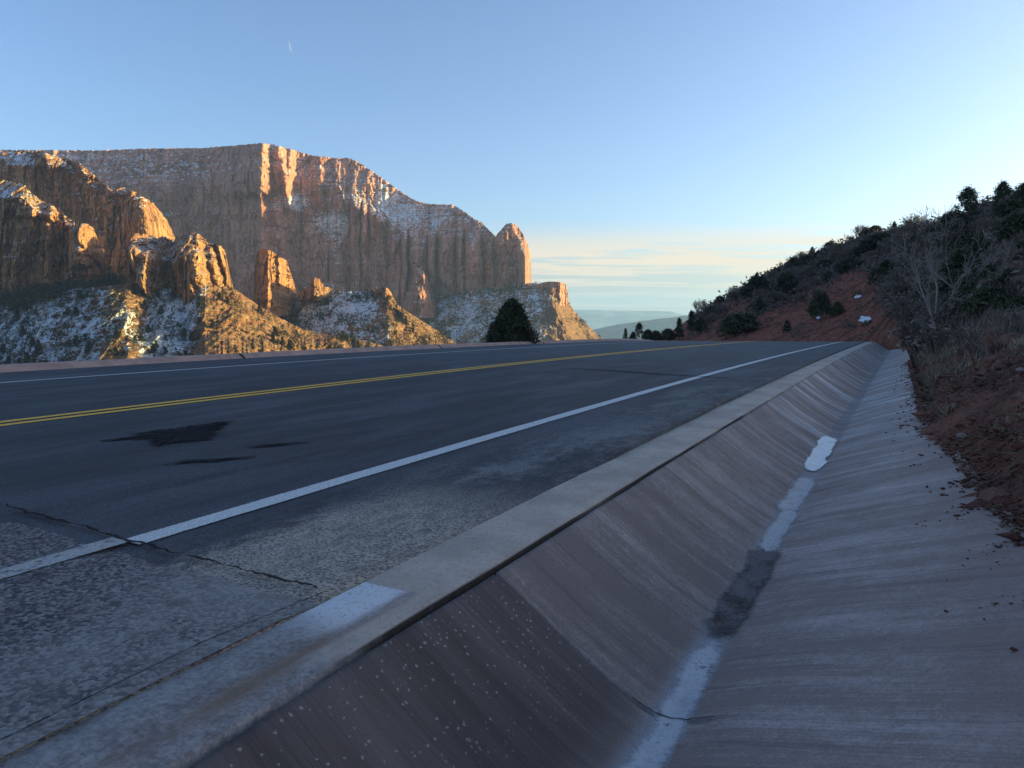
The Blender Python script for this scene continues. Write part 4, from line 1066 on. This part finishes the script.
for i in range(230):
    px_ = rng.uniform(692, 1030)
    top = np.interp(px_, [690, 740, 797, 868, 930, 1030], [319, 292, 263, 237, 228, 195])
    py_ = top + (332 - top) * rng.random()**1.1
    rd_ = py_ > ycut(px_)
    if rd_ and rng.random() < .82: continue
    P, r = hill_at(px_, py_)
    s = sized(1.4, rng.uniform(6, 14) * (1.5 if px_ > 900 else 1.0), r)
    put(br[i % 3], (P[0], P[1], P[2] - .12), rng.uniform(0, 6.28), (s * 1.2, s * 1.2, s), 'grey leafless scrub bush on the right hillside', 'shrub', 'grey leafless scrub bushes on the hillside')
# low scrub cover: one mass nobody could count
n = 5200
a = rng.uniform(float(pix(690, 300)[0]), float(pix(1035, 300)[0]), n); q = rng.random(n)**.8
rb, e0, rr, e1 = hparam(a); r = rb * np.exp(np.log(rr / rb) * q)
z = zhill(a, r); x, y = adir(a); P = np.stack([r * x, r * y, z], 1)
ppx, ppy = topix(P)
keep = (ppy < ycut(ppx) - 5 + rng.normal(size=n) * 3) | (rng.random(n) < .07)
P, r = P[keep], r[keep]; n = len(P)
per = 26
sz = .0058 * r * rng.uniform(.5, 1.3, n)
C = P[:, None] + rng.normal(size=(n, per, 3)) * sz[:, None, None] * np.array([.8, .8, .45]) + np.array([0, 0, 1.]) * sz[:, None, None] * .35
V, F = leaf_tris(C.reshape(-1, 3), np.repeat(sz, per)[:, None] * .34, rng)
tag(mesh('scrub_cover', V, F, M['brush']), kind='stuff')

# small trees beyond the crest, left of the hill
az_b = [(625.5, 337, 9, .75, pine_q, 'lone small dark tree on the horizon left of the crest trees'), (639, 338, 15, .85, pine_p, 'tallest pointed dark tree beyond the road crest against the blue ridge'),
        (648, 338, 8, .9, bush_p, 'dark bush right of the tallest crest tree'), (656, 338, 7, 1.0, bush_p, 'low dark bush beyond the crest next to the hill foot'), (633, 338, 6, 1.0, bush_q, 'tiny dark bush between two trees on the crest horizon'),
        (668, 337, 8, 1.1, bush_p, 'dark bush where the hill foot meets the crest'), (679, 336, 18, .8, pine_q, 'pointed dark conifer at the end of the hill foot')]
for (px_, py_, hp, wf, pr_, lab) in az_b:
    r = 84.0; az, te = pix(px_, py_); x, y = adir(float(az))
    ph = {bush_p.name: 1.6, bush_q.name: 1.85, pine_p.name: 5.2, pine_q.name: 4.6}[pr_.name]
    s = sized(ph, hp + 3, r)
    put(pr_, (r * float(x), r * float(y), EYE + float(te) * r - 3 / FPX * r), random.uniform(0, 6), (s * wf, s * wf, s), lab, 'tree' if pr_ in (pine_p, pine_q) else 'bush')

# ---------------- bare tree on the bank
def bank_at(px, py, hi=40):
    az, te = pix(px, py); az = float(az)
    r = np.geomspace(2.0, hi, 800); x, y = adir(az)
    X = r * x; t = r * y
    tt = (zbank(X - bend(t), t) - EYE) / r
    ok = tt >= te; ok &= (X - bend(t) > Xedge(t) + .02)
    i = int(np.argmax(ok)) if ok.any() else 799
    return np.array([X[i], t[i], EYE + tt[i] * r[i]]), r[i]
rng = np.random.default_rng(77)
rbt = 19.0; az_, _ = pix(932, 322); x_, y_ = adir(float(az_))
Pb = np.array([rbt * x_, rbt * y_, float(zbank(np.array(rbt * x_ - float(bend(rbt * y_))), np.array(rbt * y_)))])
print('bare tree foot', topix(Pb))
segs_t, segs_b = [], []
root = empty('bare_tree', Pb)
hs = 122 / FPX * rbt                              # visible height
p = np.array([0, 0, -.15]); 
for i in range(4):
    q = p + np.array([rng.normal() * .02, rng.normal() * .02, hs * .045 + .04]); segs_t.append((p, q, .075 - i * .006, .075 - (i + 1) * .006)); p = q
rt_ = np.array([math.cos(-TH), -math.sin(-TH) * -1, 0]); rt_ = np.array([math.cos(TH), math.sin(TH), 0.0])    # camera right
fw_ = np.array([-math.sin(TH), math.cos(TH), 0.0])
for (a, upk, L, rr0) in [(-.42, 1.0, .36, .030), (-.12, 1.1, .40, .036), (.10, 1.1, .40, .034), (.5, .9, .42, .036), (.85, .6, .38, .028), (.28, 1.0, .36, .026)]:
    d_ = rt_ * a + fw_ * rng.normal() * .35 + np.array([0, 0, upk]); d_ /= np.linalg.norm(d_)
    grow(rng, p + rng.normal(size=3) * .02 - np.array([0, 0, rng.uniform(0, .15)]), d_, hs * L, rr0, 5, segs_b, .50, .12, (1, 2), .16, .70, .0042)
V, F = tubes(segs_t, 8); mesh('trunk', V, F, M['pale_bark'], True, parent=root)
V, F = tubes(segs_b, 4); zmax = V[:, 2].max(); V *= np.array([1, 1, 1]) * (hs / zmax); mesh('branches', V, F, M['pale_bark'], True, parent=root)
tag(root, 'bare grey leafless tree with arching limbs on the bank beside the ditch end', 'tree')

# ---------------- near bank litter: dry grass, dead brush, stones
def grass_mass(name, n, box_, seed, hh, mat, dens):
    rng = np.random.default_rng(seed)
    t = np.exp(rng.uniform(math.log(box_[2]), math.log(box_[3]), n)); s_ = rng.uniform(box_[0], box_[1], n)
    X = Xedge(t) + s_
    ok = fbm(X * 1.1, t * .55, 0, 3, seed) + .25 * fbm(X * 4, t * 3, 0, 2, seed + 1) > dens
    X, t = X[ok], t[ok]; n = len(X)
    z = zbank(X, t)
    base = np.stack([X + bend(t), t, z - .01], 1)
    ang = rng.uniform(0, 2 * np.pi, n); lean = rng.uniform(.1, 1.2, n); h = hh * rng.uniform(.4, 1.2, n) * (.7 + t / 14)
    w_ = (.0016 + .00045 * t) * rng.uniform(.6, 1.4, n)
    dr_ = np.stack([np.cos(ang) * lean, np.sin(ang) * lean, np.ones(n)], 1); dr_ /= np.linalg.norm(dr_, axis=1)[:, None]
    side = np.stack([-np.sin(ang), np.cos(ang), np.zeros(n)], 1) * w_[:, None]
    mid = base + dr_ * (h * .55)[:, None]; tip = base + dr_ * h[:, None] + np.stack([np.cos(ang), np.sin(ang), -np.ones(n) * .6], 1) * (h * .28 * lean)[:, None]
    V = np.stack([base - side, base + side, mid + side * .7, mid - side * .7, tip + side * .15, tip - side * .15], 1).reshape(-1, 3)
    i = np.arange(n)[:, None] * 6
    F = np.concatenate([i + np.array([[0, 1, 2, 3]]), i + np.array([[3, 2, 4, 5]])])
    return tag(mesh(name, V, F, M[mat]), kind='stuff')
grass_mass('dry_grass', 60000, (.10, 2.2, 5.8, 34), 3, .085, 'straw', -.08)
grass_mass('dry_grass', 16000, (.2, 1.6, 2.0, 9), 5, .035, 'straw', .1)
grass_mass('bank_brush', 26000, (.3, 4.5, 9, 40), 8, .26, 'brush', .0)
# fallen stalks and twigs on the soil
def litter(n, seed):
    rng = np.random.default_rng(seed); segs = []
    for i in range(n):
        t = math.exp(rng.uniform(math.log(1.7), math.log(12))); s_ = abs(rng.normal() * .35) - .02
        X = float(Xedge(t)) + s_; z = float(zbank(np.array(X), np.array(t)))
        z = max(z, float(zditch(X, t))) + .006
        a = rng.uniform(-.5, .6) + (math.pi if rng.random() < .5 else 0); L = rng.uniform(.012, .05) * (1 + t / 7)
        p = np.array([X + float(bend(t)), t, z]); d_ = np.array([math.cos(a), math.sin(a), rng.normal() * .18 + .12])
        q = p + d_ * L; q[2] = max(q[2], float(zbank(np.array(q[0] - float(bend(q[1]))), np.array(q[1]))) + .004)
        segs.append((p, q, .0009 + .00022 * t, .0005 + .0002 * t))
    V, F = tubes(segs, 3)
    return tag(mesh('twig_litter', V, F, M['straw']), kind='stuff')
litter(1300, 4)
def clods(n, seed):
    rng = np.random.default_rng(seed)
    t = np.exp(rng.uniform(math.log(1.9), math.log(16), n)); s_ = -.03 + rng.exponential(size=n) * .09 * np.where(rng.random(n) < .09, -.8, 1.6)
    s_ = np.where(rng.random(n) < .5, rng.uniform(0, 1.6, n), s_)
    X = Xedge(t) + s_
    ok = (s_ > -.02) | (fbm(X * 4, t * 6, 0, 3, 9) > .1)
    ok &= s_ > -.28
    X, t = X[ok], t[ok]; n = len(X)
    z = np.maximum(zbank(X, t), np.where(X < Xedge(t) + .03, zditch(X, t), -9))
    k = np.exp(rng.normal(size=n) * .6) * .0038 * (.6 + t / 6)
    base = np.array([[1, 0, 0], [0, 1, 0], [-1, 0, 0], [0, -1, 0], [.2, .1, .55], [0, 0, -.5], [.7, .7, .3], [-.7, .6, .2], [-.6, -.7, .35], [.7, -.7, .25]])
    V = base[None] * (k[:, None, None] * rng.uniform(.35, 1.5, (n, 10, 1))) * rng.uniform(.6, 1.3, (n, 1, 3))
    a = rng.uniform(0, 6.28, n); ca, sa = np.cos(a)[:, None], np.sin(a)[:, None]
    V = np.stack([V[..., 0] * ca - V[..., 1] * sa, V[..., 0] * sa + V[..., 1] * ca, V[..., 2]], -1)
    V += np.stack([X + bend(t), t, z + k * .2], 1)[:, None]
    ring = [0, 6, 1, 7, 2, 8, 3, 9]
    F = np.array([[ring[i], ring[(i + 1) % 8], 4] for i in range(8)] + [[ring[(i + 1) % 8], ring[i], 5] for i in range(8)])
    return tag(mesh('soil_clods', V.reshape(-1, 3), (np.arange(n)[:, None, None] * 10 + F[None]).reshape(-1, 3), M['soil']), kind='stuff')
clods(26000, 6)
def rock_mat(name, a, c):
    b = NB(name); p = b.coord(); n = b.noise(p, 9, 6, .7); m = b.noise(p, 2, 3, .6)
    return b.bsdf(b.mix(b.ramp(n, .3, .7), a, c), .92, b.bump(n, .6, .02), .2)
M['rock_red'] = rock_mat('red_rock', (.12, .055, .04), (.24, .125, .09))
M['rock_pale'] = rock_mat('pale_rock', (.19, .15, .13), (.36, .31, .28))
def stone(name, loc, size, seed, mat, rz=0., rough=.35, blocky=.0):
    n, m = 22, 14; a = np.linspace(0, 2 * np.pi, n, endpoint=False); b_ = np.linspace(-np.pi / 2, np.pi / 2, m)
    A, B = np.meshgrid(a, b_)
    d_ = np.stack([np.cos(A) * np.cos(B), np.sin(A) * np.cos(B), np.sin(B)], -1)
    if blocky: d_ = np.sign(d_) * np.abs(d_)**(1 - blocky); 
    f_ = 1 + rough * fbm(d_[..., 0] * 1.3, d_[..., 1] * 1.3, d_[..., 2] * 1.3 + seed, 3, seed) 
    k = np.array([[.6, .2, .75], [-.5, .6, .6], [.2, -.8, .5], [-.7, -.4, .55]])
    V = d_ * f_[..., None]
    for q in k:
        q = q / np.linalg.norm(q); dd = (V * q).sum(-1) - .78; V = V - np.maximum(dd, 0)[..., None] * q
    V = V * np.array(size)
    i = np.arange(m * n).reshape(m, n); j = np.roll(i, -1, 1)
    F = np.stack([i[:-1].ravel(), j[:-1].ravel(), j[1:].ravel(), i[1:].ravel()], 1)
    o = mesh(name, V.reshape(-1, 3), F, M[mat], True)
    o.location = loc; o.rotation_euler = (0, 0, rz)
    return o
for (px_, py_, sz, mt, sd_, lab, bl) in [
    (990, 353, (.10, .12, .19), 'rock_red', 3, 'upright red boulder half buried in the bank, its smooth face turned to the ditch', .0),
    (1010, 347, (.15, .15, .11), 'rock_red', 5, 'low red rock beside the upright boulder', .0),
    (993, 530, (.055, .045, .035), 'rock_red', 7, 'brown blocky stone at the lower right end of the soil', .45),
    (962, 437, (.030, .028, .018), 'rock_pale', 9, 'pale flat stone lying in the dark soil by the ditch edge', .1),
    (933, 438, (.011, .010, .008), 'rock_pale', 11, 'tiny whitish pebble at the tongue of soil', .0),
    (1020, 372, (.03, .025, .018), 'rock_pale', 12, 'small pale stone high on the near bank', .0),
    (935, 415, (.013, .012, .012), 'rock_pale', 13, 'small whitish pebble on the soil below the grass clump', .0)]:
    P, r = bank_at(px_, py_)
    tag(stone('boulder' if sz[0] > .08 else 'stone', (P[0], P[1], P[2] + sz[2] * .35), sz, sd_, mt, rng.uniform(0, 3), .35, bl), lab, 'rock')
pst = None
for i in range(90):
    t = math.exp(rng.uniform(math.log(2.2), math.log(15))); X = float(Xedge(t)) + rng.uniform(.0, .9)
    z = float(zbank(np.array(X), np.array(t))); k = rng.uniform(.5, 1.6) * (.7 + t / 10)
    if pst is None: pst = stone('stone', (0, 0, 0), (.017, .014, .010), 40, 'rock_red'); o = pst
    else: o = pst.copy(); COL.objects.link(o)
    o.location = (X + float(bend(t)), t, z + .003); o.rotation_euler = (rng.normal() * .3, rng.normal() * .3, rng.uniform(0, 6)); o.scale = (k, k * rng.uniform(.7, 1.2), k)
    tag(o, 'small reddish stone scattered on the soil bank', 'stone', 'small stones scattered on the soil bank')
# dead shrubs on the bank beside the ditch
dead = [brush(51, .55, .75, 18, 160), brush(52, .6, .6, 18, 160)]
for i, (px_, py_, hp) in enumerate([(912, 345, 22), (925, 352, 26), (940, 352, 24), (955, 334, 26), (974, 326, 30), (1004, 318, 36), (985, 312, 30), (1018, 306, 40), (948, 318, 24), (903, 338, 14), (965, 345, 16)]):
    P, r = bank_at(px_, py_); s = sized(.6, hp, r)
    put(dead[i % 2], (P[0], P[1], P[2] - .03), rng.uniform(0, 6), (s * 1.25, s * 1.25, s), 'low dead grey shrub on the soil bank along the ditch', 'shrub', 'dead shrubs on the bank along the ditch')

# ---------------- snow patches on the hillside
M['snow'] = ice_mat('old_snow', (.62, .65, .70), (.80, .82, .86), .7, .15, .3)
def snow_patch(px_, py_, wpx, hpx, seed, lab, rot=0.0, bank=False):
    n, m = 36, 7
    a = np.linspace(0, 2 * np.pi, n, endpoint=False); q = np.linspace(0, 1, m)
    rad = 1 + .45 * fbm(np.cos(a) * 1.5, np.sin(a) * 1.5, seed, 3, seed)
    P0, r0 = (bank_at if bank else hill_at)(px_, py_)
    V = []
    for k in q:
        for aa, rr_ in zip(a, rad):
            u_, v_ = math.cos(aa) * rr_ * k, math.sin(aa) * rr_ * k
            lx = (u_ * math.cos(rot) - v_ * math.sin(rot)) * wpx / 2; ly = (u_ * math.sin(rot) + v_ * math.cos(rot)) * hpx / 2
            P, r = (bank_at if bank else hill_at)(px_ + lx, py_ - ly)
            if abs(r - r0) > .25 * r0:
                P = P0 + (P - P0) * .25 * r0 / abs(r - r0)
            V.append(P + np.array([0, 0, (.02 if bank else .14) * (1 - k * k) + (.004 if bank else .06)]))
    i = np.arange(m * n).reshape(m, n); j = np.roll(i, -1, 1)
    F = np.stack([i[:-1].ravel(), i[1:].ravel(), j[1:].ravel(), j[:-1].ravel()], 1)
    tag(mesh('snow_patch', V, F, M['snow'], True, {'edge': np.repeat((1 - q)[:, None] * 1.5, n, 1)}), lab, 'snow')
for a_ in [(865, 321, 15, 8, 1, 'white snow streak low on the red slope just above the road end', .75), (858, 298, 8, 4, 2, 'snow patch on the middle of the red cut slope', .6),
           (884, 265, 8, 5, 3, 'small bright snow patch high on the hill left of the bare tree', .1), (835, 259, 18, 4, 4, 'long thin snow streak below the skyline', .35),
           (795, 277, 12, 3, 5, 'faint narrow snow streak on the left upper slope', .4), (818, 320, 5, 2, 6, 'tiny snow spot under the upright bush on the red cut', 0.), (902, 287, 7, 5, 7, 'small snow spot in the scrub left of the bare tree trunk', .4)]:
    snow_patch(*a_)
snow_patch(1013, 336, 10, 4, 8, 'small white snow scrap behind the upright red boulder', -.5, True)

# ---------------- canyon woodland
def drape(V, n, seed, fpx, keep):
    """random points on a curtain mesh; V: rows x cols x 3"""
    rng = np.random.default_rng(seed)
    i = rng.integers(0, V.shape[0] - 9, n); j = rng.integers(0, V.shape[1] - 1, n); a = rng.random((n, 1))
    P = V[i, j] * a + V[i, j + 1] * (1 - a)
    x_, y_ = topix(P); k = keep(x_, y_, rng)
    return P[k]
def clump_mass(name, P, hpx, mat, seed, per=16):
    rng = np.random.default_rng(seed); n = len(P)
    r = np.hypot(P[:, 0], P[:, 1]); h = hpx / FPX * r * rng.uniform(.5, 1.3, n)
    q = rng.random((n, per))
    rad = (1 - q) * h[:, None] * .36 + h[:, None] * .05; a = rng.uniform(0, 6.28, (n, per))
    C = P[:, None] + np.stack([np.cos(a) * rad, np.sin(a) * rad, q * h[:, None]], -1)
    V, F = leaf_tris(C.reshape(-1, 3), np.repeat(h, per)[:, None] * .16, rng)
    return tag(mesh(name, V, F, M[mat]), kind='stuff')
cl_ = lambda k, sd_: (lambda x_, y_, rng: fbm(x_ * .06, y_ * .1, 0, 3, sd_) + rng.normal(size=len(x_)) * .25 > k)
PA = drape(VA, 5200, 1, 0, lambda x_, y_, g: (fbm(x_ * .06, y_ * .1, 0, 3, 5) + g.normal(size=len(x_)) * .3 + .5 * (x_ < 40) + .35 * np.exp(-((x_ - 165) / 22)**2) - .15 * (x_ > 205) > .05))
PF = drape(VF, 2200, 2, 0, cl_(.12, 6)); PT = drape(VT, 4200, 3, 0, lambda x_, y_, g: (fbm(x_ * .05, y_ * .1, 0, 3, 7) + g.normal(size=len(x_)) * .3 + .9 * np.exp(-((y_ - np.interp(x_, [400, 440, 530], [305, 296, 286])) / 5)**2) * (x_ < 535) - .35 * (x_ > 545) > .12))
# dark belt between the near wall and the spur
px_b = np.random.default_rng(8).uniform(0, 122, 700); yb_ = np.interp(px_b, [0, 30, 60, 122], [302, 294, 290, 285]) + np.random.default_rng(9).uniform(-9, 6, 700)
az, te = pix(px_b, yb_ + 4); rr_ = np.random.default_rng(10).uniform(505, 535, 700); x, y = adir(az)
PB = np.stack([rr_ * x, rr_ * y, EYE + te * rr_], 1)
rr2 = np.concatenate([PA, PF, PB, PT])
pick = np.random.default_rng(12).permutation(len(PA))
clump_mass('canyon_woodland', PA[pick[110:]], 5.5, 'wood_far', 1)
clump_mass('canyon_woodland', np.concatenate([PF, PB]), 5.5, 'wood_far', 2, 18)
clump_mass('canyon_woodland', PT, 4.0, 'wood_far', 3)
pin = conifer_tree('pinyon_tree', 4.5, 3.2, lambda q: (1 - q)**.6, 71, 60, 16, .30, 'wood_far', (0, 0, -60), 0, .14, .05, .5)
g = np.random.default_rng(13)
for P in PA[pick[:110]]:
    r = math.hypot(P[0], P[1]); s = sized(4.6, g.uniform(6, 11), r)
    put(pin, P - np.array([0, 0, .3]), g.uniform(0, 6), s, 'dark pinyon tree dotted on the snowy talus spur beyond the far kerb', 'tree', 'pinyon trees on the snowy talus spur')

# ---------------- short contrail high up
M['trail'] = (lambda b: b.bsdf((.9, .9, .9), 1.0, None, 0.0, alpha=.10))(NB('ice_cloud'))
az, te = pix(289, 41); az2, te2 = pix(291, 52); rr_ = 24000
x, y = adir(float(az)); x2, y2 = adir(float(az2))
p0 = np.array([rr_ * x, rr_ * y, EYE + float(te) * rr_]); p1 = np.array([rr_ * x2, rr_ * y2, EYE + float(te2) * rr_])
ss = [p0 + (p1 - p0) * k for k in np.linspace(0, 1, 7)]; rr3 = [2, 10, 16, 20, 22, 20, 4]
V, F = tubes([(ss[i], ss[i + 1], rr3[i], rr3[i + 1]) for i in range(6)], 8)
tag(mesh('contrail', V, F, M['trail'], True), 'short faint white contrail high in the blue sky', 'contrail')
